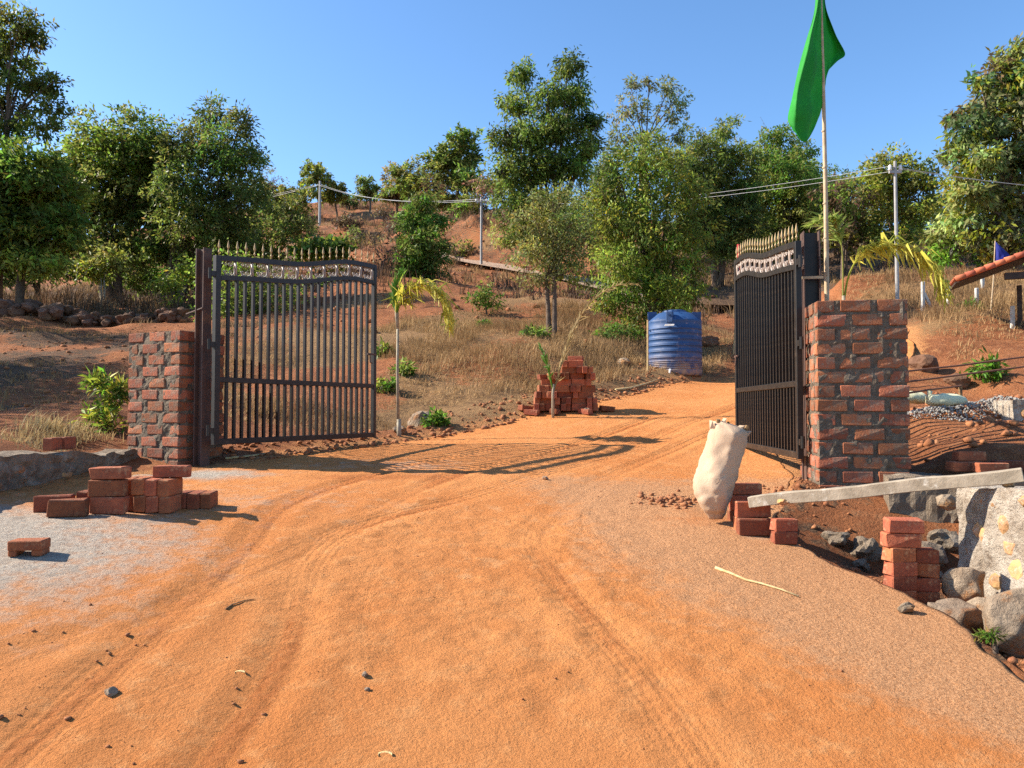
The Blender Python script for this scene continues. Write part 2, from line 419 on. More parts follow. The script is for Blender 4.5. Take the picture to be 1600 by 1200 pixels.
def ground_z(x, y):
    """ground without the drive on it"""
    x = np.atleast_1d(np.asarray(x, float)); y = np.atleast_1d(np.asarray(y, float))
    z = terrain(x, y)
    near = (np.abs(x) < 30) & (y < 26) & (y > -10)
    if x.size > 64:
        dl = np.full(x.shape, 9.0); dr = np.full(x.shape, 9.1); ins = np.zeros(x.shape, bool); m = near & (np.abs(x) < 12) & (y < 22)
        dl[m] = pdist(x[m], y[m], RL)[0]; dr[m] = pdist(x[m], y[m], RR)[0]; ins[m] = inside(x[m], y[m], RPOLY)
    else:
        dl, _ = pdist(x, y, RL); dr, _ = pdist(x, y, RR)
        ins = inside(x, y, RPOLY)
    de = np.minimum(dl, dr) * np.where(ins, -1, 1)          # + outside
    rough = sstep(0.0, 1.2, de)
    far = sstep(25, 60, y)
    n = fbm(x, y, 0.55, 3, 3) * 0.10 + fbm(x, y, 1.9, 2, 11) * 0.035
    n = n + fbm(x, y, 0.16, 5, 23) * 0.28 * sstep(16, 40, y)
    z = z + n * rough * (1 + 0.6 * far) + (x > 2.9) * (y > 6.2) * (y < 11) * rough * (fbm(x, y, 2.1, 2, 19) * 0.05 + np.maximum(0, fbm(x, y, 0.9, 2, 21)) * 0.10)
    # right of the slab: the earth sits lower than the drive
    right = sstep(0, 0.12, de) * (dr < dl) * (1 - sstep(5.2, 6.0, y))
    z = z - 0.12 * right
    # verge berm of loose stones left of the drive beyond the gate
    left = (dl <= dr) & ~ins
    z = z + left * sstep(7.6, 8.6, y) * 0.10 * np.exp(-((de - 0.45) / 0.3) ** 2)
    # mound the tank stands on
    z = z + 0.06 * np.exp(-(((x - 3.05) / 0.95) ** 2 + ((y - 15.25) / 0.8) ** 2) ** 2)
    # loose earth by the right gate
    z = z + 0.14 * np.exp(-(((x - 2.2) / 0.30) ** 2 + ((y - 6.05) / 0.35) ** 2)) + 0.10 * np.exp(-(((x - 1.3) / 0.22) ** 2 + ((y - 5.9) / 0.16) ** 2))
    # hollow under the right pillar, ditch to the wall
    z = z - 0.14 * np.exp(-(((x - 2.45) / 0.30) ** 2 + ((y - 5.15) / 0.28) ** 2)) - 0.16 * np.exp(-(((x - 3.0) / 0.35) ** 2 + ((y - 5.1) / 0.35) ** 2))
    # gully and cut in the right bank
    z = z - (0.10 + 0.10 * fbm(x, y, 1.2, 2, 29)) * np.exp(-((x - (6.6 + 0.12 * (y - 12) + 0.4 * vnoise(y * 0.9, y * 0, 4))) / 0.5) ** 2) * sstep(9.5, 10.5, y) * (1 - sstep(14.5, 17, y))
    # terraces of the left slope
    t = sstep(18.6, 19.4, y) * (1 - sstep(-3.2, -2.2, x - (-0.42) * y + 4.0)) * 0.0
    z = z + t
    # cut bank behind the upper drive
    if x.size > 64:
        du = np.full(x.shape, 9.0); m = (np.abs(x) < 20) & (y > 20) & (y < 56)
        du[m] = pdist(x[m], y[m], UPPER)[0]
    else:
        du, _ = pdist(x, y, UPPER)
    up_in = 1 - sstep(1.3, 2.0, du)
    side = sstep(0, 1.0, (x * 0.78 + y * 0.62) - 24.6)
    z = z + 0.9 * side * sstep(1.25, 2.0, du) * (1 - sstep(3.0, 8.5, du)) * (x < 4) * (1 + 0.5 * fbm(x, y, 0.8, 3, 37))
    return z, de, ins, du, up_in

def gz(x, y):
    """height of what one stands on at (x, y)"""
    z, de, ins, du, up = ground_z(x, y)
    t = terrain(x, y)
    r = np.where(ins, t + road_detail(np.atleast_1d(np.asarray(x, float)), np.atleast_1d(np.asarray(y, float)))[0], z)
    return float(r[0]) if np.size(r) == 1 else r

def road_detail(x, y):
    h = fbm(x, y, 0.7, 3, 41) * 0.006
    track = np.zeros(x.shape); edge = np.zeros(x.shape)
    for k, ln in enumerate(RUTS):
        d, s = pdist(x, y, ln)
        w = 0.10 + 0.03 * vnoise(s * 1.2, s * 0 + k, 9)
        a = np.clip(0.7 + 0.5 * vnoise(s * 0.8, s * 0 + k, 77), 0.1, 1)
        g = np.exp(-(d / w) ** 4) * a
        h = h - 0.011 * g + 0.008 * np.exp(-((d - 0.17) / 0.05) ** 2) * a
        h = h + 0.004 * g * np.sin(s * 70 + k) * np.exp(-(d / 0.09) ** 4)
        h = h + 0.0045 * g * np.sin(d * 95)
        track = np.maximum(track, g * (0.55 + 0.45 * np.sin(d * 60))); edge = np.maximum(edge, np.exp(-((d - 0.17) / 0.06) ** 2) * a)
    loose = sstep(-0.35, 0.35, fbm(x, y, 0.5, 3, 61)) * (1 - sstep(0.3, 1.6, x - 0.25 * (5 - y)))
    grain = fbm(x, y, 6.5, 3, 51) * 0.006 + fbm(x, y, 20, 2, 53) * 0.0045
    # washboard ripples across the way
    rip = np.sin((y * 0.9 + 0.25 * x + 0.25 * fbm(x, y, 0.8, 2, 71)) * 42) * 0.0022 * sstep(0.0, 0.5, fbm(x, y, 0.6, 2, 81))
    h = h + (grain + rip) * (0.35 + 0.9 * loose) * (1 - 0.5 * track)
    return h, track, loose

def ground_mat():
    m, nt, b = mat_base('earth')
    pos = worldpos(nt)
    at = N(nt, 'ShaderNodeAttribute', attribute_name='Col')
    sep = N(nt, 'ShaderNodeSeparateColor'); nt.links.new(at.outputs['Color'], sep.inputs[0])
    n1 = noise(nt, 1.3, 8, 0.65, pos); n2 = noise(nt, 9, 8, 0.7, pos); n3 = noise(nt, 42, 6, 0.7, pos)
    soil = mix(nt, ramp(nt, n1, 0.35, 0.65), (0.33, 0.125, 0.050), (0.22, 0.080, 0.034))
    soil = mix(nt, ramp(nt, n2, 0.48, 0.70), soil, (0.40, 0.185, 0.085))
    soil = mix(nt, ramp(nt, n3, 0.60, 0.72), soil, (0.45, 0.28, 0.17))
    soil = mix(nt, ramp(nt, n3, 0.40, 0.30), soil, (0.13, 0.06, 0.03))
    straw = mix(nt, ramp(nt, n2, 0.35, 0.65), (0.30, 0.175, 0.078), (0.19, 0.105, 0.05))
    straw = mix(nt, ramp(nt, n3, 0.5, 0.7), straw, (0.40, 0.25, 0.115))
    add = N(nt, 'ShaderNodeMath', operation='ADD'); nt.links.new(sep.outputs[0], add.inputs[0])
    nt.links.new(ramp(nt, n2, 0.2, 0.8, -0.35, 0.35), add.inputs[1])
    c = mix(nt, ramp(nt, add.outputs[0], 0.35, 0.65), soil, straw)
    dust = mix(nt, ramp(nt, n2, 0.35, 0.65), (0.52, 0.245, 0.095), (0.44, 0.195, 0.075))
    add2 = N(nt, 'ShaderNodeMath', operation='ADD'); nt.links.new(sep.outputs[1], add2.inputs[0])
    nt.links.new(ramp(nt, n2, 0.2, 0.8, -0.3, 0.3), add2.inputs[1])
    c = mix(nt, ramp(nt, add2.outputs[0], 0.35, 0.7), c, dust)
    litter = mix(nt, ramp(nt, n3, 0.45, 0.6), (0.085, 0.052, 0.034), (0.22, 0.13, 0.07))
    add3 = N(nt, 'ShaderNodeMath', operation='ADD'); nt.links.new(sep.outputs[2], add3.inputs[0])
    nt.links.new(ramp(nt, n2, 0.2, 0.8, -0.4, 0.4), add3.inputs[1])
    c = mix(nt, ramp(nt, add3.outputs[0], 0.4, 0.75), c, litter)
    nt.links.new(c, b.inputs['Base Color'])
    b.inputs['Roughness'].default_value = 0.96; b.inputs['Specular IOR Level'].default_value = 0.15
    h = N(nt, 'ShaderNodeMath', operation='ADD'); nt.links.new(n2, h.inputs[0]); nt.links.new(n3, h.inputs[1])
    bump(nt, b, h.outputs[0], 1.0, 0.05)
    return m
M['earth'] = ground_mat()

def build_ground():
    # a fan of rows that grow with distance, wide enough to close every view to the horizon
    cx, cy = 0.0, -9.0
    r = np.r_[np.geomspace(4.5, 9, 40)[:-1], np.geomspace(9, 60, 400)[:-1], np.geomspace(60, 600, 110)]
    a = np.linspace(R(-74), R(74), 440)
    rr, aa = np.meshgrid(r, a, indexing='ij')
    x = cx + rr * np.sin(aa); y = cy + rr * np.cos(aa)
    z, de, ins, du, up_in = ground_z(x, y)
    t = terrain(x, y)
    # under the drive the earth is dug out
    z = np.where(ins, t - 0.13 * sstep(0.02, 0.16, -de), z)
    z = z - 0.10 * (1 - sstep(1.0, 1.5, du))
    # beyond the ridge fall away slowly
    z = np.where(rr > 200, z - (rr - 200) * 0.06, z)
    # colour regions: R straw, G orange dust, B leaf litter, on the left slope also painted-in shade
    n = fbm(x, y, 0.35, 4, 101)
    straw = sstep(9.4, 11.0, y) * sstep(-0.75, 0.15, fbm(x, y, 0.3, 3, 77) + 0.5 - sstep(16, 22, y)) * (1 - sstep(0.5, 2.2, x - 0.42 * (y - 9)))* sstep(-0.42 * y - 1.0, -0.42 * y + 1.5, x) * (1 - sstep(21, 25, y))
    bank = sstep(12.8, 14.0, y) * sstep(4.8, 6.2, x - 0.16 * (y - 12)) * (1 - sstep(19, 23, y))
    ridge = sstep(38, 50, y) * 0.12 + (0.22 + 0.4 * n) * sstep(24, 30, y)
    G_ = np.clip(np.maximum.reduce([straw * (0.75 + 0.35 * n), bank * (0.8 + 0.3 * n), ridge]), 0, 1)
    rs_ = (x > 1.6) & (y < 6.2)
    dust = np.where(rs_, 0.10, np.exp(-np.clip(de, 0, None) / 0.35) * 0.85 + 0.35 * (y < 6))
    lf = sstep(7, 9, y) * (x < -0.42 * y + 0.6) * sstep(-0.55, 0.25, fbm(x, y, 0.45, 4, 131)) * (1 - sstep(17.5, 19, y))  # left slope litter, laid on heavier to darken it like tree shade
    under = sstep(22, 27, y) * (1 - sstep(45, 60, y)) * ((x < -0.28 * y) | (x > 0.16 * y)) * 0.8
    lf = lf + 0.75 * rs_ * (0.7 + 0.5 * fbm(x, y, 2.0, 3, 141)) + 0.75 * sstep(26, 34, y) * sstep(-0.5, 0.35, fbm(x, y, 0.25, 4, 151))
    colr = np.stack([G_, np.clip(dust, 0, 1), np.clip(lf * 0.75 + under, 0, 1), np.ones_like(x)], -1)
    nr, na = x.shape
    idx = np.arange(nr * na).reshape(nr, na)
    f = np.stack([idx[:-1, :-1], idx[:-1, 1:], idx[1:, 1:], idx[1:, :-1]], -1).reshape(-1, 4)
    f = f[:, ::-1]
    me = mesh_np('ground', np.stack([x, y, z], -1).reshape(-1, 3), f, M['earth'], True, colr.reshape(-1, 4))
    o = link('ground', me); o.shadow_terminator_geometry_offset = 0.25; o.shadow_terminator_normal_offset = 0.02; tag(o, 'red earth hillside with dry straw patches around the drive', kind='structure')
build_ground()

def road_mat():
    m, nt, b = mat_base('dusty_drive')
    pos = worldpos(nt)
    at = N(nt, 'ShaderNodeAttribute', attribute_name='Col')
    sep = N(nt, 'ShaderNodeSeparateColor'); nt.links.new(at.outputs['Color'], sep.inputs[0])
    n1 = noise(nt, 1.1, 8, 0.65, pos); n2 = noise(nt, 7, 8, 0.7, pos); n3 = noise(nt, 90, 5, 0.75, pos); n4 = noise(nt, 28, 6, 0.7, pos)
    dust = mix(nt, ramp(nt, n1, 0.32, 0.68), (0.58, 0.236, 0.077), (0.50, 0.182, 0.052))
    dust = mix(nt, ramp(nt, n2, 0.48, 0.72), dust, (0.61, 0.275, 0.10))
    conc = mix(nt, ramp(nt, n3, 0.38, 0.62), (0.38, 0.178, 0.078), (0.55, 0.290, 0.140))
    def m2(sock, lo, hi, c, other, amp=0.3, nz=n2):
        a = N(nt, 'ShaderNodeMath', operation='ADD'); nt.links.new(sock, a.inputs[0])
        nt.links.new(ramp(nt, nz, 0.2, 0.8, -amp, amp), a.inputs[1])
        return mix(nt, ramp(nt, a.outputs[0], lo, hi), c, other)
    c = m2(sep.outputs[1], 0.25, 0.85, dust, conc)
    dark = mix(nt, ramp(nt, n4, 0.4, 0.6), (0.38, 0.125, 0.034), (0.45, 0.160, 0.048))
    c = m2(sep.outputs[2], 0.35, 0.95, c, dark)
    grey = mix(nt, ramp(nt, n4, 0.35, 0.62), (0.31, 0.265, 0.215), (0.46, 0.40, 0.325))
    grey = mix(nt, ramp(nt, n2, 0.52, 0.70), grey, (0.25, 0.205, 0.165))  # cement dust colours, darkened to include the tree shadow lying there
    c = m2(sep.outputs[0], 0.2, 0.95, c, grey, 0.3)
    c = mix(nt, ramp(nt, n3, 0.34, 0.46), mix(nt, 0.4, c, (0.20, 0.08, 0.03)), c)
    c = mix(nt, ramp(nt, n4, 0.58, 0.74), c, (0.60, 0.27, 0.10))
    nt.links.new(c, b.inputs['Base Color'])
    b.inputs['Roughness'].default_value = 0.95; b.inputs['Specular IOR Level'].default_value = 0.15
    h = N(nt, 'ShaderNodeMath', operation='MULTIPLY_ADD'); nt.links.new(n4, h.inputs[0]); h.inputs[1].default_value = 1.5; nt.links.new(n3, h.inputs[2])
    # tyre treads: grooves along the track crossed by lugs
    ra = N(nt, 'ShaderNodeAttribute', attribute_name='Rut'); rsep = N(nt, 'ShaderNodeSeparateColor'); nt.links.new(ra.outputs['Color'], rsep.inputs[0])
    def sine(sock, k, ph=None):
        a = N(nt, 'ShaderNodeMath', operation='MULTIPLY'); nt.links.new(sock, a.inputs[0]); a.inputs[1].default_value = k
        o = a.outputs[0]
        if ph is not None:
            q = N(nt, 'ShaderNodeMath', operation='ADD'); nt.links.new(o, q.inputs[0]); nt.links.new(ph, q.inputs[1]); o = q.outputs[0]
        q = N(nt, 'ShaderNodeMath', operation='SINE'); nt.links.new(o, q.inputs[0]); return q.outputs[0]
    kd = N(nt, 'ShaderNodeMath', operation='MULTIPLY'); nt.links.new(rsep.outputs[0], kd.inputs[0]); kd.inputs[1].default_value = 45
    sm = N(nt, 'ShaderNodeMath', operation='ADD'); nt.links.new(sine(rsep.outputs[0], 160), sm.inputs[0]); nt.links.new(sine(rsep.outputs[1], 105, kd.outputs[0]), sm.inputs[1])
    tm_ = N(nt, 'ShaderNodeMath', operation='MULTIPLY'); nt.links.new(sm.outputs[0], tm_.inputs[0]); nt.links.new(rsep.outputs[2], tm_.inputs[1])
    ha = N(nt, 'ShaderNodeMath', operation='MULTIPLY_ADD'); nt.links.new(tm_.outputs[0], ha.inputs[0]); ha.inputs[1].default_value = 0.17; nt.links.new(h.outputs[0], ha.inputs[2])
    bump(nt, b, ha.outputs[0], 0.95, 0.016)
    return m
M['road'] = road_mat()

def build_road():
    # rows along the drive, finer where it is near
    tt = []
    for i in range(len(ROAD) - 1):
        (a, b), (c, d) = ROAD[i], ROAD[i + 1]
        ln = max(math.dist(a, c), math.dist(b, d)); ym = 0.5 * (a[1] + c[1])
        step = 0.2 if ym < 0.5 else (0.025 if ym < 6 else 0.035 if ym < 10 else 0.07)
        k = max(2, int(ln / step)); tt += [i + j / k for j in range(k)]
    tt = np.array(tt + [len(ROAD) - 1.0])
    S = np.linspace(0, len(ROAD) - 1, len(RL))
    lx = np.interp(tt, S, RL[:, 0]); ly = np.interp(tt, S, RL[:, 1]); rx = np.interp(tt, S, RR[:, 0]); ry = np.interp(tt, S, RR[:, 1])
    na = 220
    u = np.linspace(0, 1, na)
    x = lx[:, None] * (1 - u) + rx[:, None] * u; y = ly[:, None] * (1 - u) + ry[:, None] * u
    # uneven edges
    ej = fbm(y, x * 0 + 3, 1.6, 4, 201) * 0.06
    wgt = (np.abs(u - 0.5) * 2) ** 12
    x = x + ej * wgt[None, :]
    z = terrain(x, y); h, track, loose = road_detail(x, y)
    z = z + h
    conc = sstep(0.2, 1.5, x - 0.42 * (4.2 - y) * (y < 9) + 0.35 * fbm(x, y, 0.5, 3, 211)) * (1 - sstep(6.0, 7.5, y))
    grey = np.maximum.reduce([np.exp(-(((x + 3.3) / 1.5) ** 2 + ((y - 4.0) / 1.15) ** 2)) * 1.3, np.exp(-(((x + 2.9) / 0.8) ** 2 + ((y - 6.9) / 0.30) ** 2)) * 1.0, np.exp(-(((x + 2.2) / 1.3) ** 2 + ((y - 5.6) / 1.0) ** 2)) * 0.5,
                              np.exp(-(((x - 1.75) / 0.35) ** 2 + ((y - 5.0) / 0.3) ** 2)) * 0.5, np.exp(-(((x + 0.9) / 1.2) ** 2 + ((y - 7.4) / 0.6) ** 2)) * 0.34])
    grey = grey + 0.14 * fbm(x, y, 0.9, 3, 221)  # cement patches, the left one strengthened to carry painted tree shadow
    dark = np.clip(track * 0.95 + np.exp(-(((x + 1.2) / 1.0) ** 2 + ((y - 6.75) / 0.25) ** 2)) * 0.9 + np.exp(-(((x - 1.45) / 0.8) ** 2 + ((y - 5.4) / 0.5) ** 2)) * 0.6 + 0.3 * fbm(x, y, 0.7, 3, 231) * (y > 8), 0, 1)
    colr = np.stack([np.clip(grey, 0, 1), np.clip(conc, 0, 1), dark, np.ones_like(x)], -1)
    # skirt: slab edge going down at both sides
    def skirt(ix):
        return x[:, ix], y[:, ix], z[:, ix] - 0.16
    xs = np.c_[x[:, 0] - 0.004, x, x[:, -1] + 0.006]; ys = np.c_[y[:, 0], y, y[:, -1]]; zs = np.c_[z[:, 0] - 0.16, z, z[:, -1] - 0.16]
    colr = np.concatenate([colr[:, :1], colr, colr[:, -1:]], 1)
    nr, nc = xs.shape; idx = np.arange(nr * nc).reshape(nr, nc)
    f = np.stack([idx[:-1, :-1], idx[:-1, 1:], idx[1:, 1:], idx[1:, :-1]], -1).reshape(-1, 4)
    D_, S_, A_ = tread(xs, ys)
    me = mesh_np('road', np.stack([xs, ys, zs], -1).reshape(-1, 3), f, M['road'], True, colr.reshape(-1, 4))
    at_ = me.color_attributes.new('Rut', 'FLOAT_COLOR', 'POINT')
    at_.data.foreach_set('color', np.stack([D_, S_, A_, np.ones_like(D_)], -1).astype(np.float32).ravel())
    ro = link('road', me); ro.shadow_terminator_geometry_offset = 0.1
    tag(ro, 'dusty orange drive running uphill between the gates', kind='structure')
    # upper drive across the hill
    d = np.gradient(UPPER, axis=0); nrm = np.stack([-d[:, 1], d[:, 0]], -1); nrm /= np.linalg.norm(nrm, axis=1)[:, None]
    w = np.linspace(-1.15, 1.15, 9)
    ux = UPPER[:, None, 0] + nrm[:, None, 0] * w; uy = UPPER[:, None, 1] + nrm[:, None, 1] * w
    uz = terrain(ux, uy); uz = uz * 0.3 + 0.7 * uz.mean(1, keepdims=True) + 0.05
    colr = np.zeros(ux.shape + (4,)); colr[..., 3] = 1; colr[..., 0] = 0.62; colr[..., 1] = 0.9
    nr, nc = ux.shape; idx = np.arange(nr * nc).reshape(nr, nc)
    f = np.stack([idx[:-1, :-1], idx[:-1, 1:], idx[1:, 1:], idx[1:, :-1]], -1).reshape(-1, 4)
    me = mesh_np('path', np.stack([ux, uy, uz], -1).reshape(-1, 3), f[:, ::-1], M['road'], True, colr.reshape(-1, 4))
    tag(link('path', me), 'pale upper stretch of the drive crossing the hill', kind='structure')
build_road()

# ------------------------------------------------------------------ bricks
BL, BW, BH = 0.22, 0.105, 0.076
def brick_mesh(L, W, H, seed, mat, rough=1.0):
    r = random.Random(seed)
    mb = MB().box((0, 0, 0), (L, W, H))
    me = mb.mesh('brick', mat, bevel=0.006)
    for v in me.vertices:
        v.co += Vector((r.uniform(-1, 1) * 0.003, r.uniform(-1, 1) * 0.003, r.uniform(-1, 1) * 0.0022)) * rough
    for _ in range(r.choice((0, 1, 1, 2))):                 # knocked-off corners
        c = Vector((r.choice((-1, 1)) * L / 2, r.choice((-1, 1)) * W / 2, r.choice((-1, 1)) * H / 2)); q = r.uniform(0.006, 0.016)
        for v in me.vertices:
            if (v.co - c).length < 0.02: v.co -= v.co.normalized() * q
    return me
BRK = [brick_mesh(BL, BW, BH, k, M['brick']) for k in range(9)]
WB_FULL = [brick_mesh(0.224, 0.10, 0.090, 20 + k, M['brick_dust'], 1.1) for k in range(5)]
WB_HALF = [brick_mesh(0.134, 0.10, 0.090, 40 + k, M['brick_dust'], 1.1) for k in range(4)]

def pillar(name, label, corner, ux, w, dep, z0, z1, course=0.112):
    """brick pillar; corner = front-left corner (x, y), ux = direction of the front face"""
    ux = Vector((ux[0], ux[1], 0)).normalized(); uy = Vector((-ux.y, ux.x, 0))
    o = Vector((corner[0], corner[1], 0))
    ang = math.atan2(ux.y, ux.x)
    c = o + ux * w / 2 + uy * dep / 2
    root = empty(name, (c.x, c.y, z0), ang)
    tag(root, label, 'brick pillar', kind='thing')
    h = z1 - z0; nc = int(round(h / course)); course = h / nc
    r = random.Random(name + label)
    # rough mortar core with slopped joints
    nx, ny, nz = 26, 20, int(h / 0.022)
    vs = []; fs = []
    ring = []
    W2, D2 = w / 2 - 0.008, dep / 2 - 0.008
    for i in range(nx): ring.append((-W2 + 2 * W2 * i / nx, -D2, 0, -1))
    for i in range(ny): ring.append((W2, -D2 + 2 * D2 * i / ny, 1, 0))
    for i in range(nx): ring.append((W2 - 2 * W2 * i / nx, D2, 0, 1))
    for i in range(ny): ring.append((-W2, D2 - 2 * D2 * i / ny, -1, 0))
    rn = len(ring); s0 = np.array([k * 0.03 for k in range(rn)])
    for k in range(nz + 1):
        zz = h * k / nz * (1 - 0.006)
        nn = fbm(s0 * 1.0, s0 * 0 + zz, 16, 3, 300 + int(corner[0])) * 0.009
        for (x, y, ax, ay), q in zip(ring, nn):
            q = q + 0.002
            vs.append((x + ax * q, y + ay * q, zz))
    for k in range(nz):
        for i in range(rn): fs.append((k * rn + i, k * rn + (i + 1) % rn, (k + 1) * rn + (i + 1) % rn, (k + 1) * rn + i))
    fs.append(tuple(nz * rn + i for i in range(rn)))
    mb = MB().add(vs, fs); mb.build('mortar', M['mortar'], root)
    for k in range(nc):
        zc = course * (k + 0.5)
        for side in range(4):
            ln = w if side % 2 == 0 else dep - 0.20
            if side % 2 == 0:
                seq = ['h', 'f', 'f'] if (k + side // 2) % 2 == 0 else ['f', 'f', 'h']
            else:
                seq = (['f'] if ln < 0.3 else ['f', 'h']) if k % 2 == 0 else (['h'] if ln < 0.3 else ['h', 'f'])
            tot = sum(0.215 if q == 'f' else 0.125 for q in seq)
            gap = (ln - tot) / max(1, len(seq) - 1) if side % 2 == 0 else (ln - tot) / (len(seq) + 1)
            p = -ln / 2 + (0 if side % 2 == 0 else gap)
            for q in seq:
                l = 0.215 if q == 'f' else 0.125
                me = r.choice(WB_FULL if q == 'f' else WB_HALF)
                t = p + l / 2 + r.uniform(-0.006, 0.006); p += l + gap
                out = 0.05 - r.uniform(-0.003, 0.004)
                if side == 0: loc = (t, -dep / 2 + out, zc); rz = 0
                elif side == 1: loc = (w / 2 - out, t, zc); rz = math.pi / 2
                elif side == 2: loc = (-t, dep / 2 - out, zc); rz = math.pi
                else: loc = (-w / 2 + out, -t, zc); rz = -math.pi / 2
                b = link('brick', me, root, loc, (r.uniform(-0.012, 0.012), r.uniform(-0.014, 0.014), rz + r.uniform(-0.008, 0.008)))
    return root

zl = gz(-3.2, 7.5)
pillar('brick_pillar', 'rough brick gate pillar with sunlit front beside the low cement wall', (-3.82, 7.64), (0.885, -0.466), 0.735, 0.54, zl - 0.10, EYE + 0.765, 0.113)
pillar('brick_pillar', 'rough shaded brick gate pillar beside the green flag pole', (2.385, 5.99), (0.985, -0.17), 0.66, 0.66, EYE - 1.02, EYE + 0.862, 0.111)

# ------------------------------------------------------------------ gate posts
def hbeam(name, label, x, y, rz, z0, z1, w, d, mat, webmat):
    root = empty(name, (x, y, z0), rz)
    tag(root, label, 'gate post')
    h = z1 - z0
    MB().box((-w / 2, 0, h / 2), (0.012, d, h)).build('flange', mat, root, bevel=0.002)
    MB().box((w / 2, 0, h / 2), (0.012, d, h)).build('flange', mat, root, bevel=0.002)
    MB().box((0, 0, h / 2 - 0.003), (w - 0.012, 0.012, h - 0.006)).build('web', webmat, root)
    return root
pl = hbeam('gate_post', 'brown rusty steel post at the left pillar', -2.97, 7.36, R(-28), gz(-2.95, 7.36) - 0.03, EYE + 1.55, 0.10, 0.10, M['rust'], M['rust'])
MB().tube([(-0.26, 0.02, 1.50), (0.07, -0.065, 1.53)], 0.008, 6).build('tie_rod', M['rust'], pl)
pr = hbeam('gate_post', 'black steel post with bright edges at the right pillar', 2.525, 6.46, R(-9), gz(2.45, 6.4) - 0.08, EYE + 1.50, 0.125, 0.13, M['rust'], M['black_iron'])
hp = MB()
MB().tube([(-0.10, -0.09, 0.02), (-0.10, -0.09, 1.62)], 0.009, 8).build('hinge_rod', M['rust'], pr)
MB().box((0.0, -0.075, 1.78), (0.17, 0.012, 0.022)).build('tie_band', M['bamboo'], pr)

# ------------------------------------------------------------------ gate leaves
GL = 2.38
_gx = [0, 0.2, 0.474, 0.77, 1.0]; _gzv = [1.80, 1.855, 1.925, 2.07, 2.095]
_gs = spline(list(zip(_gx, _gzv)), 12)
def top_z(u): return float(np.interp(u, _gs[:, 0], _gs[:, 1]))

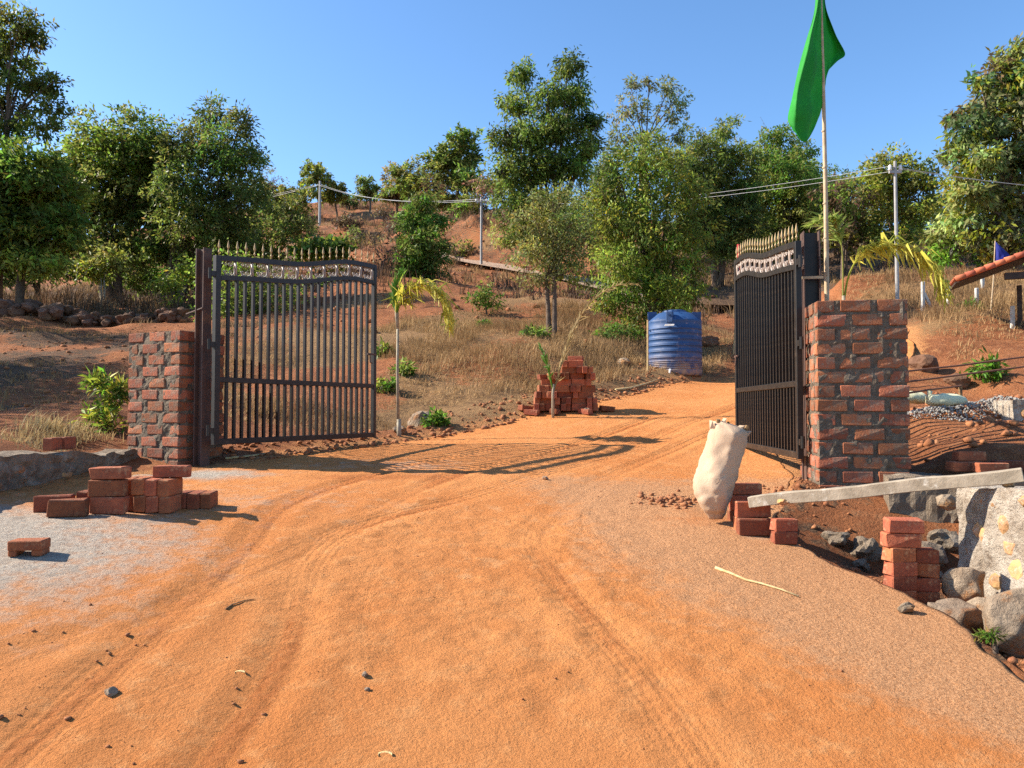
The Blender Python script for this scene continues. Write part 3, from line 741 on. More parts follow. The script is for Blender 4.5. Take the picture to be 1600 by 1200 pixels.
def gate_leaf(label, hx, hy, fx, fy, zb, flip):
    ang = math.atan2(fy - hy, fx - hx)
    root = empty('gate_leaf', (hx, hy, zb), ang)
    tag(root, label, 'gate')
    iron = M['black_iron']
    # stiles, rails
    MB().box((0.03, 0, top_z(0) / 2), (0.06, 0.05, top_z(0))).build('stile', iron, root, bevel=0.003)
    MB().box((GL - 0.025, 0, top_z(1) / 2), (0.05, 0.05, top_z(1))).build('stile', iron, root, bevel=0.003)
    MB().box((GL / 2, 0, 0.03), (GL - 0.112, 0.046, 0.055)).build('rail', iron, root, bevel=0.003)
    MB().box((GL / 2, 0, 0.62), (GL - 0.112, 0.046, 0.05)).build('rail', iron, root, bevel=0.003)
    for off, hh, nm in ((-0.025, 0.05, 'top_rail'), (-0.215, 0.045, 'top_rail')):
        n = 40; mb = MB(); vs = []; fs = []
        for i in range(n + 1):
            u = 0.026 + (1 - 0.048) * i / n; xx = u * GL; zz = top_z(u) + off
            for dy, dz in ((-0.024, -hh / 2), (0.024, -hh / 2), (0.024, hh / 2), (-0.024, hh / 2)): vs.append((xx, dy, zz + dz))
        for i in range(n):
            for k in range(4): fs.append((i * 4 + k, i * 4 + (k + 1) % 4, i * 4 + 4 + (k + 1) % 4, i * 4 + 4 + k))
        fs += [(3, 2, 1, 0), tuple(n * 4 + k for k in range(4))]
        mb.add(vs, fs).build(nm, iron, root)
    # bars
    nb = 21
    unit = MB().box((0, 0, 0.5), (0.027, 0.027, 1.0)).mesh('bar', iron)
    for i in range(nb):
        x = 0.06 + (GL - 0.11) * (i + 1) / (nb + 1)
        zt = top_z(x / GL) - 0.238
        b = link('bar', unit, root, (x, 0, 0.646)); b.scale = (1, 1, zt - 0.646 + 0.004)
    nb2 = 23
    for i in range(nb2):
        x = 0.06 + (GL - 0.11) * (i + 1) / (nb2 + 1)
        b = link('bar', unit, root, (x, 0, 0.058)); b.scale = (1, 1, 0.536)
    # scrolls in the band
    def spiral(cx, cz_, r0, a0, turns, s):
        return [(cx + s * r0 * (1 - 0.72 * t) * math.cos(a0 + t * turns * 2 * math.pi), 0, cz_ + r0 * (1 - 0.72 * t) * math.sin(a0 + t * turns * 2 * math.pi)) for t in [k / 14 for k in range(15)]]
    sc = MB()
    big = [(0.075 + 0.035 * math.cos(a), 0, 0.045 * math.sin(a)) for a in [R(-80 + 160 * k / 10) for k in range(11)]]
    sc.tube([(0.062, 0, -0.063), (0.085, 0, -0.058)] + [(0.100, 0, -0.035), (0.103, 0, 0.0), (0.100, 0, 0.035), (0.085, 0, 0.058), (0.062, 0, 0.063)], 0.0065, 6)
    sc.tube(spiral(0.055, -0.040, 0.026, R(-60), -1.2, 1), 0.0045, 6)
    sc.tube(spiral(0.055, 0.040, 0.026, R(60), 1.2, 1), 0.0045, 6)
    sc.tube(spiral(-0.005, -0.040, 0.026, R(-120), 1.2, 1), 0.0045, 6)
    sc.tube(spiral(-0.005, 0.042, 0.022, R(120), -1.2, 1), 0.0045, 6)
    sc.tube([(-0.03, 0, -0.025), (0.0, 0, -0.066), (0.03, 0, -0.066)], 0.006, 6)
    sc.box((0.117, 0, 0), (0.012, 0.02, 0.145))
    for v in range(len(sc.v)): sc.v[v] = (sc.v[v][0] - 0.03, sc.v[v][1] * 1.3, sc.v[v][2])
    scm = sc.mesh('scroll', M['silver'], True)
    ns = 11
    for i in range(ns):
        x = 0.06 + (GL - 0.11) * (i + 0.5) / ns
        sl = (top_z((x + 0.05) / GL) - top_z((x - 0.05) / GL)) / 0.1
        link('scroll', scm, root, (x, 0, top_z(x / GL) - 0.121), (0, -math.atan(sl) * 0.6, 0))
    # spear heads
    sp = MB().lathe([(0.005, -0.01), (0.005, 0.03), (0.010, 0.036), (0.010, 0.044), (0.005, 0.05), (0.005, 0.07), (0.008, 0.076), (0.0125, 0.092), (0.008, 0.118), (0.003, 0.146), (0.0008, 0.158)], n=8)
    spm = sp.mesh('spear_head', M['gold'], True)
    nsp = 22
    for i in range(nsp):
        x = 0.05 + (GL - 0.09) * i / (nsp - 1)
        link('spear_head', spm, root, (x, 0, top_z(x / GL) - 0.004), (0, 0, 0))
    # hinges
    for zz in (0.14, 0.95, 1.62):
        hb = MB().box((-0.025, 0, zz), (0.05, 0.04, 0.05)); hb.tube([(-0.05, 0, zz - 0.05), (-0.05, 0, zz + 0.05)], 0.016, 8)
        hb.build('hinge', iron, root)
    # latch near the free edge
    l = MB().box((GL - 0.10, -0.03 * flip, 1.0), (0.16, 0.012, 0.02)); l.tube([(GL - 0.15, -0.045 * flip, 1.0), (GL - 0.15, -0.05 * flip, 0.90), (GL - 0.11, -0.05 * flip, 0.89)], 0.008, 6)
    l.build('latch', M['rust'], root)
    return root
gate_leaf('black iron gate leaf with gold spear heads beside the young palm', -2.82, 7.24, -1.66, 9.33, EYE - 0.335, 1)
gate_leaf('black iron gate leaf with gold spear heads behind the white sack', 2.365, 6.30, 2.545, 8.68, EYE - 0.405, -1)

# ------------------------------------------------------------------ loose bricks
def brick(label, x, y, z, rz=0.0, pose='flat', group=None, tilt=(0, 0), me=None):
    """pose flat: lying; edge: on its long edge; end: on edge, header to the front"""
    rx = math.pi / 2 if pose in ('edge', 'end') else 0
    o = link('brick', me or rnd.choice(BRK), None, (x, y, z), (rx + tilt[0], tilt[1], rz + (math.pi / 2 if pose == 'end' else 0)))
    o.rotation_mode = 'XYZ'
    if pose in ('edge', 'end'):
        o.rotation_mode = 'QUATERNION'
        q = Matrix.Rotation(rz + (math.pi / 2 if pose == 'end' else 0), 4, 'Z') @ Matrix.Rotation(tilt[1], 4, 'Y') @ Matrix.Rotation(tilt[0], 4, 'X') @ Matrix.Rotation(math.pi / 2, 4, 'X')
        o.rotation_quaternion = q.to_quaternion()
    tag(o, label, 'brick', group)
    return o
HE, HF = BW / 2, BH / 2     # half heights on edge / flat
# by the left wall: from the photo, at about 4.8 m
def LB(px, py, d): return P(px, py, d)
ga = 'loose bricks stacked before the left wall'
def on(px, d):
    p = P(px, 800, d); return p.x, p.y, gz(p.x, p.y)
x, y, z = on(106, 4.72); brick('front brick of the leaning pair nearest the low wall', x, y, z + HE, R(14), 'edge', ga)
x, y, z = on(84, 4.84); brick('rear brick of the leaning pair nearest the low wall', x - 0.01, y + 0.02, z + HE, R(13), 'edge', ga)
x, y, z = on(142, 5.08); brick('brick standing half hidden left of the tall brick stack', x - 0.01, y, z + HE, R(4), 'end', ga)
x, y, z = on(170, 4.82)
brick('bottom brick of the tall three-high stack', x + 0.005, y, z + HE, R(-3), 'edge', ga)
brick('middle brick of the tall three-high stack', x - 0.008, y + 0.005, z + 3 * HE + 0.001, R(2), 'edge', ga)
brick('top brick of the tall three-high stack, lying flat', x - 0.005, y + 0.02, z + 4 * HE + HF + 0.003, R(-6), 'flat', ga, (0.0, R(-2)))
brick('rear brick behind the foot of the tall stack', x + 0.01, y + 0.12, z + HE, R(0), 'edge', ga)
brick('rear upper brick behind the tall stack', x + 0.0, y + 0.125, z + 3 * HE + 0.001, R(1), 'edge', ga)
x, y, z = on(209, 5.02); brick('leaning brick between the two brick stacks', x - 0.015, y + 0.03, z + 0.145, R(2), 'end', ga, (0, R(0)))
for i, px in enumerate((226, 246, 267)):
    x, y, z = on(px, 4.98 + 0.02 * i)
    nm = ('left', 'middle', 'right')[i]
    brick('bottom %s brick of the six-brick block' % nm, x, y, z + HE, R(6 - 2 * i), 'end', ga)
    brick('top %s brick of the six-brick block' % nm, x - 0.008, y, z + 3 * HE + 0.001, R(4 - 2 * i), 'end', ga)
x, y, z = on(262, 5.02); brick('brick lying across the six-brick block', x, y + 0.06, z + 4 * HE + HF + 0.004, R(8), 'flat', ga)
for i, px in enumerate((289, 308, 326)):
    x, y, z = on(px, 5.2 + 0.03 * i)
    brick('%s of the three low bricks at the pillar foot' % ('leftmost', 'middle one', 'rightmost')[i], x, y, z + HE, R(3 + 3 * i), 'end', ga)
# half brick alone on the grey patch
hb = brick_mesh(0.165, 0.11, 0.05, 71, M['brick'], 2.0)
x, y, z = on(47, 4.02)
fm = MB().box((0, 0, 0.012), (0.165, 0.11, 0.05)); fm.box((-0.062, 0, -0.027), (0.04, 0.10, 0.032)); fm.box((0.055, 0, -0.027), (0.05, 0.10, 0.032))
fo = fm.build('brick', M['brick'], None, bevel=0.005, loc=(x, y, z + 0.042), rot=(0, 0, R(8)))
tag(fo, 'broken half brick lying alone on the grey cement patch', 'brick')

# bricks beside the white sack
gb = 'loose bricks beside the white sack'
x, y, z = on(1180, 5.0)
brick('lowest dark brick in front of the white sack', x - 0.005, y, z + HE, R(-2), 'edge', gb)
brick('second brick above it carrying the plank end', x + 0.005, y + 0.11, z + HE, R(-1), 'edge', gb)
brick('upper brick under the plank end by the sack', x - 0.0, y + 0.06, z + 3 * HE + 0.001, R(-2), 'edge', gb)
brick('rear lower brick between sack and right gate', x + 0.03, y + 0.32, z + HE + 0.01, R(-2), 'edge', gb)
brick('rear upper brick between sack and right gate', x + 0.035, y + 0.31, z + 3 * HE + 0.012, R(-3), 'edge', gb)
brick('flat brick topping the rear pair by the right gate', x + 0.03, y + 0.34, z + 4 * HE + HF + 0.014, R(-2), 'flat', gb)
x, y, z = on(1224, 4.86)
hm = brick_mesh(0.145, 0.10, 0.078, 90, M['brick'], 1.6)
brick('lower orange half brick right of the plank end', x, y, z + HF, R(-4), 'flat', gb, me=hm)
brick('upper orange half brick right of the plank end', x + 0.003, y + 0.004, z + 3 * HF + 0.001, R(2), 'flat', gb, me=hm)
p = Vector((x + 0.03, y + 0.01, z + 4 * HF))

# tall stack before the stone wall
gc = 'bricks stacked before the dark stone wall'
x, y = P(1416, 890, 4.2).x, 4.22
z = gz(x, y)
names = ['bottom', 'second', 'third', 'fourth', 'fifth', 'topmost']
for k in range(6):
    zz = z + HF * (2 * k + 1) + 0.001 * k
    if k < 4:
        brick('%s brick of the tall stack by the boulder' % names[k], x + rnd.uniform(-0.006, 0.006), y + 0.05, zz, R(90 + 6 + rnd.uniform(-3, 3)) - math.pi / 2 + R(0), 'flat', gc, me=hm)
        if k < 4:
            brick('%s brick of the short stack against the boulder' % names[k], x + 0.145 + rnd.uniform(-0.008, 0.008), y + 0.075, zz - 0.012, R(-6 + rnd.uniform(-4, 4)), 'flat', gc, me=brick_mesh(0.125, 0.10, 0.076, 95 + k, M['brick'], 1.6))
    else:
        brick('%s brick of the tall stack under the plank' % names[k], x + (0.012 if k == 4 else 0.03), y + 0.06, zz, R(-7 if k == 4 else -9), 'flat', gc, me=brick_mesh(0.185, 0.10, 0.077, 99 + k, M['brick'], 1.4))

# bricks behind the right pillar, on the dark wall
gd = 'dark bricks lying behind the right pillar'
for k, (px, d, dz, rz, lab) in enumerate([(1503, 5.95, 0, 4, 'left brick lying on the dark wall top behind the plank'), (1545, 5.8, 0, -3, 'lower middle brick lying on the dark wall top'), (1573, 6.05, 0, -8, 'right brick lying on the dark wall top behind the plank'), (1512, 6.0, 1, 2, 'upper brick on the dark wall top behind the plank')]):
    xx = (px - 800) / 1200 * d
    brick(lab, xx, d, EYE - 0.475 + HF + dz * BH, R(rz), 'flat', gd)

# two bricks on top of the left wall
for px, lab in ((85, 'left of the two bricks on the low cement wall'), (105, 'right of the two bricks on the low cement wall')):
    xx = -3.80; d = 1200 * 3.80 / (800 - px)
    brick(lab, xx, d, EYE - 0.335 + HE, R(8), 'end', 'two bricks on the low wall')

# the big brick pile beside the road
ge = 'bricks in the big pile by the road'
bx, by = P(835, 640, 11.25).x, 11.35
b0 = gz(bx + 0.4, by + 0.1) - 0.02
left_at = [0.0, 0.0, 0.02, 0.06, 0.10, 0.20, 0.40, 0.42]; right_at = [0.95, 0.95, 0.95, 0.94, 0.93, 0.93, 0.92, 0.80]
for k in range(8):
    xx = left_at[k]; zz = b0 + 0.01 + BW * 0.87 * k + HE
    while xx + 0.08 < right_at[k]:
        turn = rnd.random() < 0.3
        for row in range(2):
            if turn and xx + BL < right_at[k]:
                brick('red brick in the %s course of the stepped pile beside the road' % ('lowest', 'second', 'third', 'fourth', 'fifth', 'sixth', 'seventh', 'topmost')[k], bx + xx + BL / 2, by + row * 0.24 + rnd.uniform(-0.04, 0.03), zz, R(rnd.uniform(-6, 6)), 'edge', ge)
            else:
                brick('red brick in the %s course of the stepped pile beside the road' % ('lowest', 'second', 'third', 'fourth', 'fifth', 'sixth', 'seventh', 'topmost')[k], bx + xx + BH / 2, by + row * 0.24 + rnd.uniform(-0.05, 0.04), zz, R(rnd.uniform(-8, 8)), 'end', ge)
        xx += (BL + 0.004) if (turn and xx + BL < right_at[k]) else BH + 0.005

for k, (dx, dy, rz, tl, lab) in enumerate([(-0.13, -0.02, 40, 0, 'loose brick lying left of the stepped pile'), (-0.04, -0.16, -25, 0, 'loose brick lying before the left foot of the stepped pile'), (0.30, -0.17, 70, 0, 'loose brick lying before the middle of the stepped pile'), (1.08, 0.02, 20, 0, 'loose brick lying right of the stepped pile'), (0.74, -0.18, -50, 0, 'loose brick lying before the right end of the stepped pile')]):
    brick(lab, bx + dx, by + dy, gz(bx + dx, by + dy) + HF + 0.005, R(rz), 'flat', 'bricks fallen round the pile', (0.06, 0.08))
for k, (dx, zz, rz, lab) in enumerate([(0.16, 4 * BW * 0.87 + BW * 0.87 + HF, 25, 'brick resting askew on the left steps of the pile'), (0.62, 8 * BW * 0.87 + HF, -18, 'brick resting askew on top of the pile')]):
    brick(lab, bx + dx, by + 0.05, b0 + 0.015 + zz, R(rz), 'flat', 'bricks lying askew on the pile')

# ------------------------------------------------------------------ plank, sack, sticks
A = Vector((1.55, 5.02, EYE - 0.600)); B = Vector((2.80, 4.22, EYE - 0.355))
n = 14; mb = MB(); vs = []; fs = []
t = (B - A).normalized(); sx = t.cross(Vector((0, 0, 1))).normalized(); sz = sx.cross(t)
for i in range(n + 1):
    c = A.lerp(B, i / n) + sz * (0.004 * math.sin(i * 0.9))
    for a, b in ((-0.05, -0.036), (0.05, -0.036), (0.05, 0.036), (-0.05, 0.036)):
        vs.append(c + sx * (a + rnd.uniform(-0.002, 0.002)) + sz * (b + rnd.uniform(-0.002, 0.002)))
for i in range(n):
    for k in range(4): fs.append((i * 4 + k, i * 4 + (k + 1) % 4, i * 4 + 4 + (k + 1) % 4, i * 4 + 4 + k))
fs += [(3, 2, 1, 0), tuple(n * 4 + k for k in range(4))]
tag(mb.add(vs, fs).build('plank', M['plank'], None, bevel=0.004), 'cement smeared plank leaning from bricks to the stone wall', 'plank')

def sack_mat():
    m, nt, b = mat_base('woven_sack')
    co = objcoord(nt)
    c = mix(nt, ramp(nt, noise(nt, 4, 6, 0.6, co), 0.35, 0.7), (0.52, 0.375, 0.25), (0.45, 0.30, 0.19))
    c = mix(nt, ramp(nt, noise(nt, 2.2, 4, 0.6, co), 0.56, 0.75), c, (0.50, 0.28, 0.13))
    nt.links.new(c, b.inputs['Base Color']); b.inputs['Roughness'].default_value = 0.6
    w = N(nt, 'ShaderNodeTexWave', wave_type='BANDS', bands_direction='Z'); w.inputs['Scale'].default_value = 90
    nt.links.new(co, w.inputs['Vector'])
    a = N(nt, 'ShaderNodeMath', operation='MULTIPLY_ADD'); nt.links.new(noise(nt, 9, 5, 0.6, co, 1.2), a.inputs[0]); a.inputs[1].default_value = 5.0; nt.links.new(w.outputs[0], a.inputs[2])
    bump(nt, b, a.outputs[0], 0.4, 0.008)
    return m
M['sack'] = sack_mat()
def sack():
    d = 5.22; sc = d / 1200
    # outline in the photo: left x, right x at y
    prof = [(811, 1108, 1126), (800, 1098, 1134), (780, 1088, 1141), (758, 1084, 1147), (735, 1090, 1153), (710, 1098, 1160), (690, 1104, 1167), (676, 1108, 1169), (668, 1112, 1160), (662, 1113, 1142), (658, 1115, 1128)]
    vs = []; fs = []; n = 40; M_ = 44
    py = np.array([q[0] for q in prof][::-1], float); lx = np.array([q[1] for q in prof][::-1], float); rx = np.array([q[2] for q in prof][::-1], float)
    yy = np.linspace(811, 658, M_)
    for j, q in enumerate(yy):
        l = np.interp(q, py, lx); r_ = np.interp(q, py, rx)
        c = P((l + r_) / 2, q, d); w = (r_ - l) / 2 * sc
        dp = min(w * 1.0, 0.15) if j > 3 else w * 0.6
        for k in range(n):
            a = 2 * math.pi * k / n
            ca, sa = math.cos(a), math.sin(a)
            e = 1.22
            xx = math.copysign(abs(ca) ** e, ca) * w; y_ = math.copysign(abs(sa) ** e, sa) * dp
            t = j / M_
            fold = float(vnoise(k * 0.33 + 0.10 * j, j * 0.07, 5)); crease = float(vnoise(k * 0.22 - 0.16 * j, j * 0.16 + k * 0.1, 15))
            wr = 0.013 * fold + 0.012 * (abs(crease) ** 0.6 - 0.5) + 0.004 * float(vnoise(k * 0.8, j * 0.9, 8))
            f = 1 + wr / max(w, 0.03)
            vs.append((c.x + xx * f, c.y + y_ * f, c.z))
    for j in range(M_ - 1):
        for k in range(n): fs.append((j * n + k, j * n + (k + 1) % n, (j + 1) * n + (k + 1) % n, (j + 1) * n + k))
    fs.append(tuple(range(n))[::-1])
    fs.append(tuple((M_ - 1) * n + k for k in range(n)))
    root = empty('sack', P(1112, 811, d))
    tag(root, 'upright white woven sack of firewood beside the right gate', 'sack')
    o = MB().add([Vector(v) - root.location for v in vs], fs).build('body', M['sack'], root, True)
    # torn mouth: flaps of cloth round the top
    for (px, py_, dx, dy, w) in [(1113, 664, -2, -13, 8), (1128, 660, 5, -12, 9), (1150, 668, 10, -6, 14), (1163, 676, 8, -5, 12)]:
        a = P(px - w / 2, py_ + 6, d - 0.02) - root.location; b = P(px + w / 2, py_ + 6, d - 0.03) - root.location
        c = P(px + dx + w * 0.3, py_ + dy * 0.5, d - 0.035) - root.location; e = P(px + dx - w * 0.3, py_ + dy * 0.6, d - 0.01) - root.location
        th = Vector((0, 0.004, 0))
        MB().add([a, b, c, e, a + th, b + th, c + th, e + th], [(0, 1, 2, 3), (7, 6, 5, 4), (0, 4, 5, 1), (1, 5, 6, 2), (2, 6, 7, 3), (3, 7, 4, 0)]).build('mouth_flap', M['sack'], root)
    for k, (x0, y0, x1, y1, r_, lab) in enumerate([(1121, 690, 1122, 655, 0.018, 'thick dark stick end poking from the sack mouth at left'), (1130, 690, 1138, 659, 0.011, 'thin slanting stick poking from the sack mouth'), (1148, 692, 1161, 667, 0.013, 'pale stick poking from the right of the sack'), (1153, 694, 1168, 665, 0.015, 'rightmost stick poking from the sack')]):
        a = P(x0, y0, d + 0.01 * k); b = P(x1, y1, d - 0.02 + 0.01 * k)
        s_ = MB().tube([a, a.lerp(b, 0.5) + Vector((0.003, 0, 0)), b], [r_ * 1.05, r_, r_ * 0.85], 7)
        tag(s_.build('firewood_stick', M['firewood'], None), lab, 'stick', 'firewood in the sack')
sack()

# dry stick lying on the drive, bits on the drive
def ground_stick(label, pts, r, mat, name='dry_stick'):
    path = []
    for (px, py) in pts:
        # where that ray meets the drive
        lo, hi = 1.5, 20
        for _ in range(40):
            m_ = (lo + hi) / 2; p = P(px, py, m_)
            if p.z > gz(p.x, p.y): lo = m_
            else: hi = m_
        p = P(px, py, lo); p.z = gz(p.x, p.y) + r * 0.9; path.append(p)
    n = len(path)
    return tag(MB().tube(path, [r * (1.0 - 0.55 * i / (n - 1)) for i in range(n)], 7).build(name, mat, None, True), label, 'stick')
ground_stick('long pale stick lying across the right of the drive', [(1118, 889), (1140, 897), (1165, 908), (1190, 914), (1220, 923), (1248, 934)], 0.0085, M['stick'])
ground_stick('thin dark twig lying on the wheel track', [(353, 953), (362, 946), (380, 940), (398, 937)], 0.004, M['firewood'], 'twig')
ground_stick('pale twig lying left of the drive below the gate', [(352, 718), (390, 714), (432, 708)], 0.012, M['stick'], 'twig')
ground_stick('pale stick lying before the blue tank', [(962, 611), (985, 608), (1010, 601), (1030, 594)], 0.022, M['stick'])
def leaf_bit(label, px, py, s, d):
    p = P(px, py, d); z = gz(p.x, p.y)
    vs = []; n = 8
    for i in range(n + 1):
        a = math.pi * 1.1 * i / n; w = 0.35 * math.sin(math.pi * min(1, max(0.02, i / n))) * s
        c = Vector((p.x + s * math.cos(a), p.y + s * math.sin(a) * 0.8, z + 0.001))
        vs += [c, c + Vector((w * math.cos(a), w * math.sin(a), 0.006)), c + Vector((w * 0.5 * math.cos(a), w * 0.5 * math.sin(a), -0.002))]
    fs = []
    for i in range(n):
        for k in range(3): fs.append((i * 3 + k, i * 3 + (k + 1) % 3, i * 3 + 3 + (k + 1) % 3, i * 3 + 3 + k))
    tag(MB().add(vs, fs).build('curled_leaf', M['stick'], None, True), label, 'leaf')
leaf_bit('curled pale dry leaf on the drive in the foreground', 602, 1140, 0.022, 2.55)
leaf_bit('small curled dry leaf on the wheel track', 375, 1027, 0.018, 3.0)

# ------------------------------------------------------------------ stones
def rock_mesh(name, sx, sy, sz, seed, mat, sub=2, amp=0.22, facets=6):
    r = random.Random(seed)
    bm = bmesh.new(); bmesh.ops.create_icosphere(bm, subdivisions=sub, radius=1.0)
    planes = [(Vector((r.gauss(0, 1), r.gauss(0, 1), r.gauss(0, 1))).normalized(), r.uniform(0.62, 0.88)) for _ in range(facets)]
    ox = r.uniform(0, 50)
    for v in bm.verts:
        p = v.co.copy()
        for n_, h in planes:
            e = p.dot(n_) - h
            if e > 0: p -= n_ * e * 0.92
        k = 1 + amp * float(vnoise(p.x * 1.7 + ox, p.y * 1.7 + p.z * 2.3, seed)) + amp * 0.4 * float(vnoise(p.x * 4.1 + ox, p.z * 4.1 + p.y * 3.3, seed + 1))
        p *= k
        v.co = Vector((p.x * sx, p.y * sy, p.z * sz))
    me = bpy.data.meshes.new(name); bm.to_mesh(me); bm.free(); me.materials.append(mat)
    return me
def rock(name, label, x, y, z, s, rz, seed, mat, cat='boulder', group=None, sub=3, **kw):
    o = link(name, rock_mesh(name, s[0], s[1], s[2], seed, mat, sub, **kw), None, (x, y, z), (0, 0, rz))
    if sub >= 3:
        for p in o.data.polygons: p.use_smooth = sub > 3
    tag(o, label, cat, group); return o
def sit(x, y, hz, k=0.7): return gz(x, y) + hz * k
gs_ = 'boulders at the right edge'
for (px, d, sx, sy, sz, rz, sd, lab) in [(1580, 3.62, 0.175, 0.15, 0.165, 0.3, 3, 'large pale grey boulder at the right edge of the picture'), (1492, 3.86, 0.155, 0.12, 0.10, -0.35, 5, 'rounded brown and grey boulder lying low before the others'),
                                         (1500, 4.22, 0.115, 0.10, 0.135, 0.5, 8, 'tan boulder standing against the short brick stack'), (1533, 3.98, 0.13, 0.09, 0.07, -0.5, 11, 'flat grey rock wedged between the two big boulders')]:
    xx = (px - 800) / 1200 * d
    rock('boulder', lab, xx, d, sit(xx, d, sz, 0.72), (sx, sy, sz), rz, sd, M['boulder'], 'boulder', gs_, sub=4, amp=0.16, facets=14)
xx = (1415 - 800) / 1200 * 3.75
rock('stone', 'small angular stone on the earth beside the slab edge', xx, 3.78, gz(xx, 3.78) + 0.018, (0.05, 0.03, 0.03), 0.4, 17, M['boulder'], 'stone')
p = P(1225, 782, 4.86)
rock('stone', 'small yellow stone wedged under the plank on half bricks', p.x, 4.87, p.z - 0.01, (0.04, 0.035, 0.02), 0.4, 19, M['stone_yellow'], 'stone')
p = P(1573, 757, 4.28)
rock('stone', 'small tan stone propping the plank on the wall top', p.x, 4.27, EYE - 0.415, (0.032, 0.03, 0.025), 0.4, 21, M['stone_yellow'], 'stone')
for (px, py, d, s, sd, lab) in [(656, 655, 10.6, 0.17, 31, 'pale upright stone on the verge beside the young palm'), (916, 630, 11.2, 0.085, 33, 'small pale stone at the foot of the brick pile'), (974, 580, 15.0, 0.16, 35, 'flat brown stone on the slope left of the blue tank'), (625, 668, 9.9, 0.10, 37, 'brown stone at the foot of the young palm'),
                               (1440, 560, 12.0, 0.26, 39, 'brown flat rock above the gully behind the right pillar'), (1497, 590, 11.0, 0.20, 41, 'reddish rock in the gully mouth under the rods'), (60, 772, 6.2, 0.13, 43, 'grey pointed stone before the low cement wall'), (1107, 535, 18.5, 0.25, 45, 'reddish rock on the bank right of the blue tank'),
                               (570, 1014, 3.05, 0.016, 47, 'small pale pebble on the middle of the drive'), (574, 1049, 2.95, 0.012, 49, 'small grey pebble below the pale pebble'), (174, 1072, 2.8, 0.028, 51, 'grey pebble among clods at the left of the drive'), (852, 745, 6.6, 0.03, 53, 'dark pebble lying in the middle of the drive')]:
    q = P(px, py, d); zz = gz(q.x, q.y)
    rock('stone', lab, q.x, q.y, zz + s * 0.35, (s, s * 0.75, s * (1.1 if sd == 31 else 0.62)), sd * 0.7, sd, M['boulder'] if sd not in (39, 41, 45) else M['rubble'], 'stone', sub=3)

for k, (xx, yy, s_) in enumerate([(2.28, 5.42, 0.09), (2.46, 5.36, 0.12), (2.66, 5.40, 0.10), (2.86, 5.30, 0.13), (2.58, 5.18, 0.07), (3.02, 5.42, 0.11), (2.36, 5.24, 0.06), (2.78, 5.14, 0.08)]):
    rock('stone', ('leftmost', 'second', 'third', 'fourth', 'fifth', 'sixth', 'small left', 'small front')[k] + ' cement-crusted rubble stone in the ditch below the right pillar', xx, yy, gz(xx, yy) + s_ * 0.3, (s_, s_ * 0.8, s_ * 0.7), k * 1.3, 400 + k, M['cement'], 'stone', 'rubble stones in the ditch', sub=3, amp=0.3, facets=9)
def scatter_stones(name, label, cat, spots, smin, smax, mat, seed, flat=0.6):
    """uncountable loose stones as one mesh"""
    r = np.random.RandomState(seed)
    ico_v = []; ico_f = None
    for k in range(6):
        bm = bmesh.new(); bmesh.ops.create_icosphere(bm, subdivisions=1, radius=1.0)
        rr = random.Random(seed * 10 + k)
        v = np.array([list(q.co * rr.uniform(0.5, 1.2)) for q in bm.verts]); v[:, 2] *= flat
        bm.faces.ensure_lookup_table(); ico_f = np.array([[w.index for w in f.verts] for f in bm.faces]); bm.free()
        ico_v.append(v)
    V = []; F = []; nb = 0
    for i, (x, y, z) in enumerate(spots):
        s = smin + (smax - smin) * r.rand() ** 5; a = r.rand() * 6.28
        v = ico_v[i % 6] * s * np.array([1, 0.6 + 0.5 * r.rand(), 0.8 + 0.5 * r.rand()]); c, n_ = math.cos(a), math.sin(a)
        v = np.stack([v[:, 0] * c - v[:, 1] * n_, v[:, 0] * n_ + v[:, 1] * c, v[:, 2]], -1) + np.array([x, y, z + s * 0.25])
        V.append(v); F.append(ico_f + nb); nb += len(v)
    me = mesh_np(name, np.vstack(V), np.vstack(F), mat)
    return tag(link(name, me), label, cat, kind='stuff')

def spots_in(n, fn, seed, keep=None):
    """n random points from fn(u, v) -> x, y arrays with their ground height"""
    r = np.random.RandomState(seed); x, y = fn(r.rand(n), r.rand(n), r)
    z, de, ins, du, up = ground_z(x, y)
    t = terrain(x, y); z = np.where(ins, t + road_detail(x, y)[0], z)
    if keep is not None:
        k = keep(x, y, de, ins); x, y, z = x[k], y[k], z[k]
    return list(zip(x, y, z))
LV = RL[(RL[:, 1] > 7.6) & (RL[:, 1] < 15.5)]
def verge(u, v, r):
    i = u * (len(LV) - 1.001); k = i.astype(int); f = i - k
    p = LV[k] * (1 - f)[:, None] + LV[k + 1] * f[:, None]
    d = LV[k + 1] - LV[k]; n_ = np.stack([-d[:, 1], d[:, 0]], -1); n_ /= np.linalg.norm(n_, axis=1)[:, None]
    off = (v ** 1.6) * 1.15 - 0.12
    return p[:, 0] + n_[:, 0] * off, p[:, 1] + n_[:, 1] * off
scatter_stones('verge_rubble', 'loose red stones and clods along the verge of the drive', 'rubble', spots_in(3000, verge, 5), 0.004, 0.05, M['clod'], 3)
scatter_stones('verge_rubble', 'loose earth and stones between slab edge and boulders', 'rubble', spots_in(2600, lambda u, v, r: (1.85 + 1.1 * u + 0.1 * r.randn(u.size), 2.6 + 2.4 * v), 6, lambda x, y, de, ins: ~ins & (de > 0.02)), 0.004, 0.03, M['clod'], 4)
scatter_stones('earth_clods', 'red clods of dug earth beside the sack and right gate', 'clods', spots_in(700, lambda u, v, r: (np.where(u < 0.6, 1.25 + 0.16 * r.randn(u.size), 2.15 + 0.2 * r.randn(u.size)), np.where(u < 0.6, 5.9 + 0.10 * r.randn(u.size), 5.95 + 0.22 * r.randn(u.size))), 7), 0.004, 0.035, M['clod'], 5)
